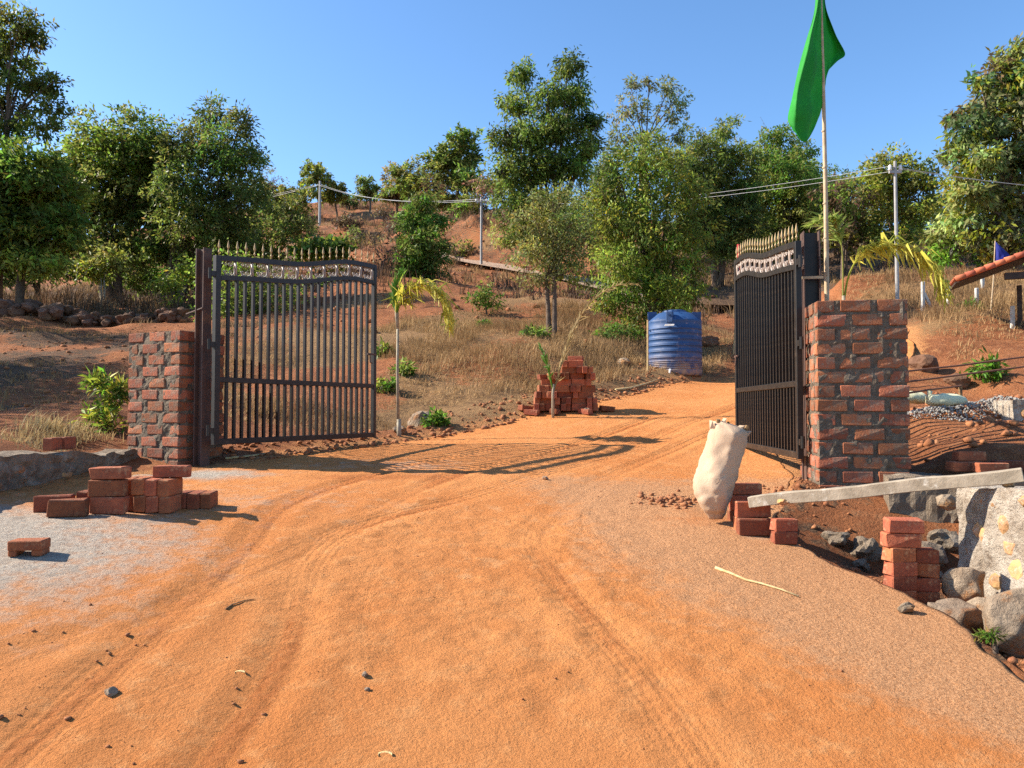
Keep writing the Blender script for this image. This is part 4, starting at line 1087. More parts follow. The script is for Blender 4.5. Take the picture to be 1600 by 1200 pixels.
scatter_stones('earth_clods', 'small dark clods scattered at the left of the drive', 'clods', spots_in(90, lambda u, v, r: (-1.75 + 0.45 * r.randn(u.size) + 0.6 * (v - 0.5), 2.75 + 0.35 * r.randn(u.size) + 0.25 * (u - 0.5)), 8), 0.003, 0.018, M['clod'], 6)
scatter_stones('earth_clods', 'fine crumbs of earth sprinkled over the drive', 'clods', spots_in(600, lambda u, v, r: (-3.2 + 5.4 * u, 1.8 + 6 * v), 9, lambda x, y, de, ins: ins), 0.002, 0.008, M['clod'], 7)
scatter_stones('slope_stones', 'loose stones on the bare left slope', 'stones', spots_in(900, lambda u, v, r: (-0.42 * (8 + 11 * v) - 4.5 + 4.5 * u, 8 + 11 * v), 10), 0.008, 0.07, M['clod'], 8)
scatter_stones('slope_stones', 'loose stones on the middle hillside', 'stones', spots_in(1600, lambda u, v, r: (-9 + 17 * u, 16 + 30 * v), 11, lambda x, y, de, ins: ~ins), 0.02, 0.14, M['clod'], 9)
scatter_stones('slope_stones', 'loose stones on the dug ground behind the right pillar', 'stones', spots_in(900, lambda u, v, r: (3.4 + 3.2 * u, 6.3 + 4.5 * v), 12), 0.008, 0.07, M['clod'], 10)
# gravel heap behind the right pillar
GX, GY = 5.2, 8.15
def gravel_z(x, y): return gz(x, y)
sp = [(x, y, z + 0.14 * max(0, 1 - math.hypot((x - GX) / 1.25, (y - GY) / 0.5))) for x, y, z in spots_in(3200, lambda u, v, r: (GX + 1.2 * np.sqrt(u) * np.cos(v * 6.283), GY + 0.48 * np.sqrt(u) * np.sin(v * 6.283)), 13)]
scatter_stones('gravel_heap', 'grey crushed gravel spread behind the right pillar', 'gravel', sp, 0.008, 0.024, M['gravel'], 11, 0.8)

# ------------------------------------------------------------------ walls
def wall_core(root, name, path, w, zb, zt, mat, seed, amp=0.02, top_amp=0.02):
    """rough masonry mass along a path; zb, zt functions of (x, y)"""
    pts = []
    for (a, b) in zip(path[:-1], path[1:]):
        a = Vector((*a, 0)); b = Vector((*b, 0)); n = max(2, int((b - a).length / 0.035))
        pts += [a.lerp(b, k / n) for k in range(n)]
    pts.append(Vector((*path[-1], 0)))
    n = len(pts); m = 16; prof = [(-0.5, j / 9) for j in range(10)] + [(-0.25, 1), (0.0, 1), (0.25, 1)] + [(0.5, 1 - j / 9) for j in range(10)]
    vs = []; fs = []
    for i, p in enumerate(pts):
        t = (pts[min(i + 1, n - 1)] - pts[max(i - 1, 0)]).normalized(); q = Vector((-t.y, t.x, 0))
        b, tp = zb(p.x, p.y), zt(p.x, p.y) + top_amp * float(vnoise(i * 0.12, 3.3, seed))
        for k, (s, h) in enumerate(prof):
            nn = amp * float(vnoise(i * 0.22, k * 0.35, seed + 2)) + amp * 0.4 * float(vnoise(i * 0.6, k * 0.8, seed + 4))
            v = p + q * (s * w + math.copysign(nn, s) * (abs(s) > 0.4)); v.z = b + (tp - b) * h + (nn * 0.6 if h == 1 else 0)
            vs.append(v)
    k = len(prof)
    for i in range(n - 1):
        for j in range(k - 1): fs.append((i * k + j, i * k + j + 1, (i + 1) * k + j + 1, (i + 1) * k + j))
    fs.append(tuple(range(k))); fs.append(tuple((n - 1) * k + j for j in range(k))[::-1])
    vs = [Vector(v) - root.location for v in vs]
    return MB().add(vs, fs).build(name, mat, root)

def set_stone(root, mat, pos, normal, r, seed, proud=0.3):
    """a stone bedded in a wall face: its face follows the wall"""
    nrm = Vector(normal).normalized()
    me = rock_mesh('stone', r[0], 0.045, r[1], seed, mat, 2, 0.18, 4)
    rot = math.atan2(nrm.y, nrm.x) + math.pi / 2
    link('stone', me, root, Vector(pos) - root.location + nrm * 0.045 * (proud - 0.6), (0, 0, rot))

# left low wall along the drive
lw = empty('cement_wall', (-3.80, 6.0, gz(-3.6, 6.0)))
tag(lw, 'low grey cemented stone wall running up to the left pillar', 'wall', kind='thing')
wall_core(lw, 'masonry', [(-3.84, 2.2), (-3.84, 4.5), (-3.83, 6.2), (-3.80, 7.5)], 0.30, lambda x, y: gz(-3.55, y) - 0.12, lambda x, y: EYE - 0.40 + 0.05 * (7.3 - y) * 0.9 if y > 5 else EYE - 0.297, M['cement'], 61, 0.035, 0.02)
for k, (y_, z_, a, b) in enumerate([(6.35, -0.52, 0.10, 0.06), (6.75, -0.47, 0.085, 0.035), (6.0, -0.62, 0.11, 0.07), (5.75, -0.45, 0.09, 0.05), (6.55, -0.66, 0.08, 0.05), (7.05, -0.56, 0.09, 0.06), (5.45, -0.55, 0.12, 0.08)]):
    set_stone(lw, M['stone_yellow'] if k in (0, 1) else M['boulder'], (-3.672, y_, EYE + z_), (1, 0, 0), (a, b), 800 + k, 0.15)

# right walls: shaded wall behind the ditch and pale return wall
dw = empty('stone_wall', (3.0, 5.65, EYE - 0.9))
tag(dw, 'dark shaded stone wall between right pillar and pale wall', 'wall', kind='thing')
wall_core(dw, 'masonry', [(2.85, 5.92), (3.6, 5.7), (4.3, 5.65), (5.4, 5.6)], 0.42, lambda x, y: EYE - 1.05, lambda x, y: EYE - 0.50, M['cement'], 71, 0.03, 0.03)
for k in range(9):
    set_stone(dw, M['boulder'], (3.12 + 0.16 * k, 5.51 - 0.005 * k, EYE - 0.66 - 0.17 * (k % 3) * 0.8), (0, -1, 0), (0.085, 0.06), 830 + k, 0.2)
pw = empty('stone_wall', (2.85, 4.6, EYE - 1.0))
tag(pw, 'sunlit pale pointed stone wall carrying the plank end', 'wall', kind='thing')
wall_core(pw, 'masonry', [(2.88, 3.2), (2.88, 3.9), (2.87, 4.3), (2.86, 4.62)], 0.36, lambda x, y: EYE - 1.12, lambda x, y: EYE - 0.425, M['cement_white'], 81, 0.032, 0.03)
k = 0
for (y_, z_, a, b) in [(4.38, -0.72, 0.075, 0.085), (4.22, -0.62, 0.05, 0.06), (4.12, -0.86, 0.085, 0.07), (4.50, -0.60, 0.05, 0.08), (4.0, -0.60, 0.06, 0.05), (3.85, -0.75, 0.08, 0.08), (4.32, -0.95, 0.09, 0.05), (4.53, -0.82, 0.04, 0.06), (3.6, -0.62, 0.08, 0.06), (3.65, -0.9, 0.09, 0.07), (4.28, -0.52, 0.06, 0.035), (4.46, -0.70, 0.05, 0.05), (4.18, -0.75, 0.06, 0.05), (4.05, -0.48, 0.05, 0.03), (4.42, -0.52, 0.04, 0.03), (4.0, -0.93, 0.06, 0.05)]:
    set_stone(pw, M['stone_yellow'], (2.700, y_, EYE + z_), (-1, 0, 0), (a * 1.1, b * 1.1), 860 + k, 0.35); k += 1
# far pale wall block at right, behind
fw = empty('stone_wall', (5.75, 7.7, EYE - 0.3))
tag(fw, 'short pale stone wall standing beyond the gravel heap', 'wall', kind='thing')
wall_core(fw, 'masonry', [(4.95, 7.75), (5.6, 7.7), (6.6, 7.6)], 0.34, lambda x, y: EYE - 0.32, lambda x, y: EYE + 0.09, M['cement_white'], 91, 0.02, 0.012)
for k in range(10):
    set_stone(fw, M['stone_yellow'], (5.05 + 0.14 * k, 7.575 - 0.012 * k, EYE - 0.03 - 0.13 * (k % 2)), (0, -1, 0), (0.075, 0.06), 900 + k, 0.15)

# rubble pile wall across the left terrace: every stone its own
rw = empty('rubble_wall', (-11.5, 20.4, gz(-11.5, 20.4)))
tag(rw, 'long heap of brown rubble stones before the left trees', 'rubble wall', kind='thing')
rs = [rock_mesh('stone', 1, 0.8, 0.7, 940 + k, M['rubble'], 2, 0.25, 6) for k in range(7)]
for k in range(150):
    u = rnd.random(); x_ = -14.2 + 5.3 * u + 0.15; y_ = 20.3 + rnd.uniform(-0.3, 0.3)
    lay = rnd.choice((0, 0, 1, 1, 2)); s = rnd.uniform(0.10, 0.22) * (1.15 if u < 0.4 else 0.85)
    o = link('stone', rnd.choice(rs), rw, Vector((x_, y_ + 0.06 * lay, gz(x_, 20.3) + 0.07 + 0.15 * lay * (1 - 0.35 * u))) - rw.location, (rnd.uniform(-.4, .4), rnd.uniform(-.4, .4), rnd.uniform(0, 6.28)))
    o.scale = (s, s, s)

# ------------------------------------------------------------------ water tank
def blue_mat():
    m, nt, b = mat_base('tank_plastic'); co = objcoord(nt)
    c = mix(nt, ramp(nt, noise(nt, 3, 6, 0.6, co), 0.35, 0.7), (0.008, 0.045, 0.140), (0.012, 0.062, 0.185))
    sepz = N(nt, 'ShaderNodeSeparateXYZ'); nt.links.new(co, sepz.inputs[0])
    dm = N(nt, 'ShaderNodeMath', operation='MULTIPLY'); nt.links.new(ramp(nt, sepz.outputs[2], 0.45, 0.0), dm.inputs[0]); nt.links.new(ramp(nt, noise(nt, 7, 6, 0.7, co), 0.3, 0.65), dm.inputs[1])
    c = mix(nt, dm.outputs[0], c, (0.36, 0.24, 0.15))
    c = mix(nt, ramp(nt, noise(nt, 12, 5, 0.7, co), 0.56, 0.75, 0, 0.5), c, (0.30, 0.25, 0.22))
    nt.links.new(c, b.inputs['Base Color']); b.inputs['Roughness'].default_value = 0.62
    return m
M['tank'] = blue_mat()
td = 15.3; tx, ty = P(1054.5, 585, td).x, td; tz = P(1054, 584, td).z
tk = empty('water_tank', (tx, ty, tz)); tag(tk, 'ribbed blue plastic water tank beside the drive', 'water tank')
Rt = 0.535; prof = [(Rt * 0.97, -0.05), (Rt * 0.985, 0.0)]
zz = 0.05
while zz < 0.25:                                  # close rings at the foot
    prof += [(Rt, zz), (Rt, zz + 0.014), (Rt * 0.975, zz + 0.020), (Rt * 0.975, zz + 0.028)]; zz += 0.034
for zz in (0.30, 0.42, 0.54, 0.66, 0.78, 0.87):
    prof += [(Rt * 0.985, zz - 0.010), (Rt * 1.003, zz - 0.005), (Rt * 1.003, zz + 0.005), (Rt * 0.985, zz + 0.010)]
    if zz < 0.8: prof += [(Rt * 0.998, zz + 0.022), (Rt * 0.998, zz + 0.030), (Rt * 0.985, zz + 0.036)]
prof += [(Rt * 0.985, 1.00), (Rt * 1.0, 1.03), (Rt * 0.97, 1.045), (Rt * 0.62, 1.20), (Rt * 0.58, 1.205)]
MB().lathe(prof, n=56).build('body', M['tank'], tk, True)
for o in [tk.children[0]]:
    for p_ in o.data.polygons: p_.use_smooth = abs(p_.normal.z) < 0.9
MB().lathe([(0.225, 1.19), (0.235, 1.20), (0.235, 1.245), (0.20, 1.26), (0.08, 1.268)], n=32).build('lid', M['tank'], tk, True)
for a in (2, 178):
    fm = MB(); Mx = Matrix.Rotation(R(a), 3, 'Z')
    tri = [(0.33, 1.12), (0.525, 1.03), (0.53, 1.235), (0.36, 1.235)]
    vs = [Mx @ Vector((r_, s_ * 0.03, h_)) for s_ in (-1, 1) for r_, h_ in tri]
    fm.add(vs, [(0, 1, 2, 3), (7, 6, 5, 4), (0, 4, 5, 1), (1, 5, 6, 2), (2, 6, 7, 3), (3, 7, 4, 0)]).build('lug', M['tank'], tk)
# moulded front box with maker's plate
q = Vector((-0.23, -0.47, 0)); an = math.atan2(q.y, q.x) + math.pi / 2
MB().box((-0.185, -0.445, 1.08), (0.13, 0.12, 0.22), Matrix.Rotation(R(-22), 3, 'Z')).build('front_box', M['tank'], tk, bevel=0.012)
MB().tube([(-0.205, -0.49, 1.12), (-0.21, -0.515, 1.12)], 0.022, 12).build('boss', M['tank'], tk)
MB().add([(-0.295, -0.487, 0.905), (-0.13, -0.553, 0.905), (-0.12, -0.556, 0.935), (-0.28, -0.494, 0.940), (-0.295, -0.467, 0.905), (-0.13, -0.533, 0.905), (-0.12, -0.536, 0.935), (-0.28, -0.474, 0.940)], [(0, 1, 2, 3), (7, 6, 5, 4), (0, 4, 5, 1), (1, 5, 6, 2), (2, 6, 7, 3), (3, 7, 4, 0)]).build('name_plate', M['white_pvc'], tk)
MB().tube([(-0.20, -0.48, 0.05), (-0.215, -0.60, 0.05), (-0.225, -0.615, 0.03), (-0.235, -0.615, -0.04)], 0.02, 10).build('outlet_pipe', M['white_pvc'], tk)
def stake(label, px, d, py_top, py_bot, r, mat, top=None, lean=0.0, name='stake'):
    a = P(px, py_bot, d); b = P(px + lean, py_top, d)
    a.z = min(a.z, gz(a.x, a.y)) - 0.05
    root = empty(name, a); tag(root, label, 'stake')
    MB().tube([(0, 0, 0), (b - a) * 0.5, b - a], [r, r * 0.95, r * 0.9], 8).build('shaft', mat, root)
    if top:
        c = (b - a)
        MB().tube([c * 0.80, c * 1.004], [r * 1.1, r * 1.1], 8).build('painted_tip', top, root)
    return root
stake('thin wooden stake standing at the left of the blue tank', 1012, 14.5, 500, 597, 0.018, M['stick'])
stake('thin leaning stake on the bank right of the blue tank', 1146, 17.6, 465, 548, 0.018, M['stick'], None, 5)
stake('tall stake with a red tip behind the right gate', 1154, 11.5, 383, 560, 0.022, M['palm_stem'], M['redpaint'])

# ------------------------------------------------------------------ fence posts, rods, bags behind the right pillar
def post(label, px, py_top, py_bot, d, w, lean=0, brace=False):
    a = P(px, py_bot, d); b = P(px + lean, py_top, d); g = gz(a.x, a.y)
    root = empty('fence_post', (a.x, a.y, min(a.z, g) - 0.1)); tag(root, label, 'fence post', 'concrete fence posts on the right bank')
    MB().bar((0, 0, 0), (b.x - a.x, 0, b.z - root.location.z), w, w, (0, 1, 0)).build('shaft', M['concrete_post'], root, bevel=0.012)
    if brace:
        MB().bar((0.24, 0.0, 0.02), (0.03, 0.0, (b.z - root.location.z) * 0.66), w * 0.8, w * 0.8, (0, 1, 0)).build('brace', M['concrete_post'], root, bevel=0.01)
post('white concrete fence post right of the small bank bush', 1526, 450, 491, 14.6, 0.062)
post('white concrete fence post nearest the right picture edge', 1582, 478, 526, 13.2, 0.062)
post('white concrete fence post behind the tiled eave', 1535, 429, 458, 18.0, 0.075)
post('braced white concrete fence post behind the right palm', 1442, 440, 472, 16.8, 0.07, 0, True)
post('white concrete fence post hidden behind the palm frond tip', 1482, 447, 475, 16.6, 0.07)
def rod(label, pts, r=0.012):
    tag(MB().tube([P(*q) for q in pts], r, 7).build('steel_rod', M['rebar'], None), label, 'steel rod', 'rusty rods behind the right pillar')
rod('uppermost rusty steel rod behind the right pillar', [(1400, 582, 8.6), (1500, 571, 8.8), (1598, 558, 9.0), (1680, 547, 9.2)])
rod('middle rusty steel rod behind the right pillar', [(1400, 599, 8.4), (1500, 586, 8.6), (1600, 573, 8.8), (1700, 560, 9.0)])
rod('lowest short rusty steel rod behind the right pillar', [(1400, 617, 8.3), (1460, 608, 8.4), (1502, 603, 8.5)])
# props that carry the rods
for px, d, lab in ((1408, 8.45, 'wooden prop under the rods by the right pillar'), (1690, 9.05, 'wooden prop under the far ends of the rods')):
    a = P(px, 580 if px < 1500 else 545, d); g = gz(a.x, a.y)
    tag(MB().tube([(a.x, a.y + 0.03, g - 0.05), (a.x, a.y + 0.03, a.z + 0.02)], 0.03, 8).build('prop', M['firewood'], None), lab, 'prop')
a = P(1502, 604, 8.52); tag(MB().tube([(a.x, a.y + 0.02, gz(a.x, a.y) - 0.05), (a.x, a.y + 0.02, a.z + 0.02)], 0.02, 7).build('prop', M['firewood'], None), 'thin prop at the tip of the lowest rod', 'prop')
def soft_bag(label, x, y, z, L, W, H, rz, seed, ear=True):
    n, m = 28, 18; vs = []; fs = []
    for i in range(n + 1):
        u = -1 + 2 * i / n; taper = (1 - abs(u) ** 3.2) ** 0.5 if abs(u) < 1 else 0.02
        for k in range(m):
            a = 2 * math.pi * k / m; w = 0.010 * float(vnoise(i * 0.5, k * 0.8, seed))
            yy = math.cos(a) * (W / 2) * max(taper, 0.05) + w; zz = (math.sin(a) * (H / 2) * max(taper, 0.08) + w) * (1 if math.sin(a) > 0 else 0.75)
            if ear and u > 0.55 and False: pass
            zz += 0.10 * max(0, -u - 0.62) * (math.sin(a) > 0.2)
            vs.append((u * L / 2, yy, zz + H * 0.36))
    for i in range(n):
        for k in range(m): fs.append((i * m + k, i * m + (k + 1) % m, (i + 1) * m + (k + 1) % m, (i + 1) * m + k))
    fs.append(tuple(range(m))[::-1]); fs.append(tuple(n * m + k for k in range(m)))
    root = empty('cement_bag', (x, y, z), rz); tag(root, label, 'bag', 'pale yellow bags on the gravel')
    MB().add(vs, fs).build('body', M['bagcloth'], root, True)
    MB().tube([(-L * 0.40, 0, H * 0.55), (-L * 0.42, 0, H * 0.85), (-L * 0.41, 0, H * 1.05)], [0.05, 0.022, 0.028], 9).build('tied_neck', M['bagcloth'], root, True)
q = P(1479, 640, 8.35); soft_bag('larger pale yellow bag lying on the gravel heap', q.x, q.y, gz(q.x, q.y) + 0.10, 0.42, 0.26, 0.17, R(-4), 3)
q = P(1425, 634, 8.7); soft_bag('pale yellow bag half hidden behind the right pillar', q.x, q.y, gz(q.x, q.y) + 0.10, 0.36, 0.24, 0.16, R(12), 5)

# ------------------------------------------------------------------ flags
def cloth_mat(name, c1, c2):
    m, nt, b = mat_base(name); co = objcoord(nt)
    c = mix(nt, ramp(nt, noise(nt, 5, 4, 0.5, co), 0.35, 0.65), c1, c2)
    nt.links.new(c, b.inputs['Base Color']); b.inputs['Roughness'].default_value = 0.75
    tr = N(nt, 'ShaderNodeBsdfTranslucent'); nt.links.new(c, tr.inputs['Color'])
    ms = N(nt, 'ShaderNodeMixShader'); ms.inputs[0].default_value = 0.35
    nt.links.new(b.outputs[0], ms.inputs[1]); nt.links.new(tr.outputs[0], ms.inputs[2])
    nt.links.new(ms.outputs[0], nt.nodes['Material Output'].inputs['Surface'])
    bump(nt, b, noise(nt, 6, 3, 0.45, co, 0.8), 0.5, 0.03)
    return m
M['green_cloth'] = cloth_mat('green_flag_cloth', (0.010, 0.34, 0.025), (0.008, 0.29, 0.02))
M['blue_cloth'] = cloth_mat('blue_flag_cloth', (0.015, 0.03, 0.30), (0.012, 0.025, 0.25))
fd = 6.75
fb = P(1291, 470, fd); fb.z = gz(fb.x, fb.y)
fl = empty('green_flag', fb); tag(fl, 'green cloth flag on a bamboo pole behind the right pillar', 'flag')
ptop = P(1281.5, -60, fd)
path = [fb, P(1292, 465, fd), P(1290, 300, fd), P(1286.5, 140, fd), P(1283.5, 30, fd), ptop]
MB().tube([p_ - fb for p_ in path], [0.022, 0.021, 0.019, 0.016, 0.013, 0.011], 10).build('pole', M['bamboo'], fl, True)
for py_ in (430, 372, 318, 262, 205, 150): 
    t_ = (465 - py_) / 465; c = P(1292 - 8.7 * t_, py_, fd) - fb
    MB().tube([c - Vector((0, 0, 0.006)), c + Vector((0, 0, 0.006))], 0.0225 - 0.006 * t_, 10).build('node_ring', M['bamboo'], fl)
def cloth(name, rows, parent, org, mat, wave=1.0):
    """rows: list of [(px, py, depth) ...] with equal counts, smoothed into a sheet with thickness"""
    g = np.array([[list(P(*q)) for q in row] for row in rows], float)
    def up(a, n, ax):
        a = np.moveaxis(a, ax, 0); s = spline(a.reshape(len(a), -1), n); return np.moveaxis(s.reshape((-1,) + a.shape[1:]), 0, ax)
    g = up(up(g, 6, 0), 6, 1); nr, nc = g.shape[:2]
    ii, jj = np.meshgrid(np.arange(nr), np.arange(nc), indexing='ij')
    g[..., 1] += wave * (0.012 * np.sin(ii * 0.55 + jj * 0.28) + 0.008 * np.sin(ii * 0.2 - jj * 0.9)) * np.clip(jj / 5.0, 0, 1)
    v = g.reshape(-1, 3) - np.array(org); idx = np.arange(nr * nc).reshape(nr, nc)
    f = np.stack([idx[:-1, :-1], idx[:-1, 1:], idx[1:, 1:], idx[1:, :-1]], -1).reshape(-1, 4)
    me = mesh_np(name, v, f, mat, True); o = link(name, me, parent)
    sd_ = o.modifiers.new('thickness', 'SOLIDIFY'); sd_.thickness = 0.002
    return o
# left sheet hangs from the pole, right sheet folds behind it
cloth('cloth', [[(1283, -50, fd), (1280, -45, fd - 0.03), (1277, -40, fd - 0.06), (1275, -36, fd - 0.04)],
                [(1284, 0, fd), (1279, 8, fd - 0.05), (1276, 12, fd - 0.08), (1273, 14, fd - 0.05)],
                [(1285, 50, fd), (1275, 58, fd - 0.07), (1265, 62, fd - 0.11), (1258, 66, fd - 0.05)],
                [(1286, 95, fd), (1270, 104, fd - 0.09), (1254, 112, fd - 0.13), (1246, 115, fd - 0.06)],
                [(1287, 135, fd), (1268, 150, fd - 0.08), (1246, 162, fd - 0.14), (1236, 160, fd - 0.06)],
                [(1286, 160, fd), (1270, 185, fd - 0.06), (1248, 197, fd - 0.12), (1232, 188, fd - 0.06)],
                [(1281, 180, fd), (1268, 210, fd - 0.05), (1255, 222, fd - 0.08), (1238, 204, fd - 0.05)]], fl, fb, M['green_cloth'])
cloth('cloth', [[(1283, -50, fd + 0.015), (1284, -45, fd + 0.04), (1286, -40, fd + 0.06), (1287, -35, fd + 0.05)],
                [(1284, 0, fd + 0.015), (1287, 4, fd + 0.06), (1289, 8, fd + 0.09), (1291, 12, fd + 0.06)],
                [(1286, 40, fd + 0.015), (1293, 42, fd + 0.08), (1299, 46, fd + 0.12), (1304, 52, fd + 0.08)],
                [(1287, 75, fd + 0.015), (1299, 76, fd + 0.10), (1310, 80, fd + 0.15), (1321, 83, fd + 0.10)],
                [(1288, 100, fd + 0.015), (1295, 98, fd + 0.07), (1302, 97, fd + 0.10), (1308, 96, fd + 0.08)],
                [(1289, 138, fd + 0.015), (1290, 125, fd + 0.03), (1291, 116, fd + 0.05), (1293, 110, fd + 0.05)]], fl, fb, M['green_cloth'], 0.6)
bd = 14.2
bb = P(1549, 541, bd); bb.z = gz(bb.x, bb.y)
bf = empty('blue_flag', bb); tag(bf, 'small blue pennant on a thin pole before the tiled roof', 'flag')
MB().tube([Vector((0, 0, -0.05)), P(1552, 440, bd) - bb, P(1555, 376, bd) - bb], [0.012, 0.011, 0.009], 8).build('pole', M['bamboo'], bf)
cloth('cloth', [[(1555, 378, bd), (1556, 378, bd - 0.02), (1557, 379, bd - 0.02), (1557, 380, bd)],
                [(1555, 395, bd), (1561, 393, bd - 0.05), (1567, 391, bd - 0.06), (1570, 391, bd - 0.02)],
                [(1554.5, 410, bd), (1563, 408, bd - 0.06), (1572, 404, bd - 0.08), (1578, 402, bd - 0.02)],
                [(1554, 424, bd), (1560, 422, bd - 0.05), (1570, 419, bd - 0.06), (1578, 416, bd - 0.02)]], bf, bb, M['blue_cloth'], 0.5)

# ------------------------------------------------------------------ tiled hut at the right edge
hd = 12.9
E0 = P(1493, 437, hd)
hut = empty('tiled_hut', (E0.x, hd, gz(E0.x, hd) - 0.05), R(-24)); tag(hut, 'open hut with a red clay tile roof at the right edge', 'hut')
ho = hut.location.copy()
sl = 0.36                 # slope of the gable edge
ridge_x = E0.x + 2.6; ridge_z = E0.z + sl * 2.6; roof_len = 0.95
# tiles: rows up the slope on both sides, each its own
def tile_mesh():
    mb = MB(); n = 7; vs = []; fs = []
    for j, (yy, dz) in enumerate(((0, 0.0), (0.30, 0.0))):
        for i in range(n + 1):
            a = math.pi * i / n
            for th in (0, 0.012): vs.append(((0.075 - 0) * math.cos(a) * (1 - 0.08 * j), yy, 0.045 * math.sin(a) + th + 0.012 * (1 - j)))
    k = 2 * (n + 1)
    for i in range(n):
        a = 2 * i
        fs += [(a, a + 2, k + a + 2, k + a), (a + 1, k + a + 1, k + a + 3, a + 3), (a, a + 1, a + 3, a + 2), (k + a, k + a + 2, k + a + 3, k + a + 1)]
    fs += [(0, k, k + 1, 1), (2 * n, 2 * n + 1, k + 2 * n + 1, k + 2 * n)]
    return mb.add(vs, fs).mesh('tile', M['tile'])
tm = tile_mesh()
rf = MB(); sa = math.atan(sl); Ls = 2.6 / math.cos(sa)
for s_ in (1, -1):
    c = Vector((ridge_x - s_ * 1.3, hd + roof_len / 2, (E0.z + ridge_z) / 2 - 0.045)) - ho
    rf.box(c, (Ls, roof_len - 0.06, 0.03), Matrix.Rotation(-s_ * sa, 3, 'Y'))
roof = rf.build('roof', M['timber'], hut)
for s_ in (1, -1):
    nrow = 10
    for r_ in range(nrow):
        for c_ in range(5):
            if r_ * 12 + c_ > 140: continue
            f = (r_ + 0.0) * (Ls / nrow)
            base = Vector((ridge_x - s_ * 2.6, hd - 0.02 + 0.16 * c_ + 0.08, E0.z - 0.018))
            pos = base + Vector((s_ * math.cos(sa) * f, 0, math.sin(sa) * f)) - ho
            t_ = link('tile', tm, roof, pos)
            t_.rotation_mode = 'QUATERNION'
            t_.rotation_quaternion = (Matrix.Rotation(-s_ * sa, 3, 'Y') @ Matrix.Rotation(-s_ * math.pi / 2, 3, 'Z')).to_quaternion()
# scalloped edge tiles down the gable verge
vt = MB().tube([(0, 0, 0), (0.17, 0, 0)], [0.052, 0.044], 10).mesh('verge_tile', M['tile'], True)
for k in range(int(Ls / 0.15)):
    pos = Vector((E0.x + math.cos(sa) * 0.15 * k, hd - 0.06, E0.z + math.sin(sa) * 0.15 * k + 0.004)) - ho
    link('verge_tile', vt, roof, pos, (0, -sa + 0.06, 0))
MB().bar(Vector((E0.x + 1.0, hd + 0.05, E0.z + sl * 1.0 - 0.12)) - ho, Vector((ridge_x, hd + 0.05, ridge_z - 0.12)) - ho, 0.07, 0.09).build('rafter', M['timber'], hut)
MB().bar(Vector((E0.x + 0.72, hd + 0.1, E0.z + 0.02)) - ho, Vector((ridge_x + 1.9, hd + 0.1, E0.z + 0.02)) - ho, 0.09, 0.11).build('tie_beam', M['timber'], hut)
for xx in (E0.x + 1.05, ridge_x + 1.6):
    for yy in (hd + 0.12, hd + roof_len - 0.1):
        g = ho.z - 0.2
        MB().box((xx - ho.x, yy - ho.y, (g - 0.1 + E0.z) / 2 - ho.z), (0.07, 0.07, E0.z - g + 0.02)).build('post', M['timber'], hut, bevel=0.008)
MB().tube([Vector((ridge_x, hd - 0.06, ridge_z + 0.03)) - ho, Vector((ridge_x, hd + roof_len, ridge_z + 0.03)) - ho], 0.08, 10).build('ridge_cap', M['tile'], hut)

# ------------------------------------------------------------------ power poles and wires
def pole(label, px, py_top, d, r, arm=0.0, py_bot=None):
    a = P(px, 400, d); g = gz(a.x, a.y); t_ = P(px, py_top, d)
    root = empty('power_pole', (a.x, a.y, g - 0.2)); tag(root, label, 'power pole', 'power poles on the hill')
    MB().tube([(0, 0, 0), (0, 0, t_.z - g + 0.2)], [r, r * 0.75], 10).build('shaft', M['galv'], root)
    if arm:
        MB().bar((-arm, 0, t_.z - g + 0.2 - 0.25), (arm, 0, t_.z - g + 0.2 - 0.25), 0.06, 0.06).build('cross_arm', M['galv'], root)
        for s_ in (-0.85, 0.85): MB().lathe([(0.03, 0), (0.05, 0.03), (0.03, 0.06), (0.045, 0.1), (0.015, 0.14)], (s_ * arm, 0, t_.z - g + 0.2 - 0.22), 10).build('insulator', M['white_pvc'], root, True)
    return Vector((t_.x, t_.y, t_.z))
k1 = pole('power pole on the ridge before the small tree', 499, 283, 66, 0.12)
k2 = pole('power pole standing beside the upper drive', 752, 308, 38, 0.07, 0.3)
k3 = pole('tall galvanised power pole behind the right palm', 1401, 252, 17.5, 0.045, 0.14)
def wire(label, a, b, sag, r):
    pts = [a.lerp(b, t_ / 16) - Vector((0, 0, sag * 4 * (t_ / 16) * (1 - t_ / 16))) for t_ in range(17)]
    tag(MB().tube(pts, r, 5).build('power_wire', M['wire'], None), label, 'wire', 'overhead wires')
for k, dz in enumerate((0.0, 0.0)):
    o_ = Vector((0.15 * (2 * k - 1), 0, -0.10 - 0.08 * k))
    nm = ('left', 'right')[k]
    wire('%s wire sagging from the palm pole to the pole by the upper drive' % nm, k3 + o_ * 0.95 + Vector((0, 0, -0.02)), k2 + o_, 0.5, 0.0055)
    wire('%s wire from the pole by the upper drive to the ridge pole' % nm, k2 + o_, k1 + Vector((o_.x, 0, -0.3)), 0.6, 0.010)
    wire('%s wire running right from the palm pole' % nm, k3 + o_ * 0.95 + Vector((0, 0, -0.02)), Vector((22 + k, 22, EYE + 6.3)), 0.3, 0.0055)
    wire('%s wire leaving the ridge pole to the left' % nm, k1 + Vector((o_.x, 0, -0.3)), Vector((-50, 80 + 2 * k, EYE + 19.5)), 0.8, 0.011)

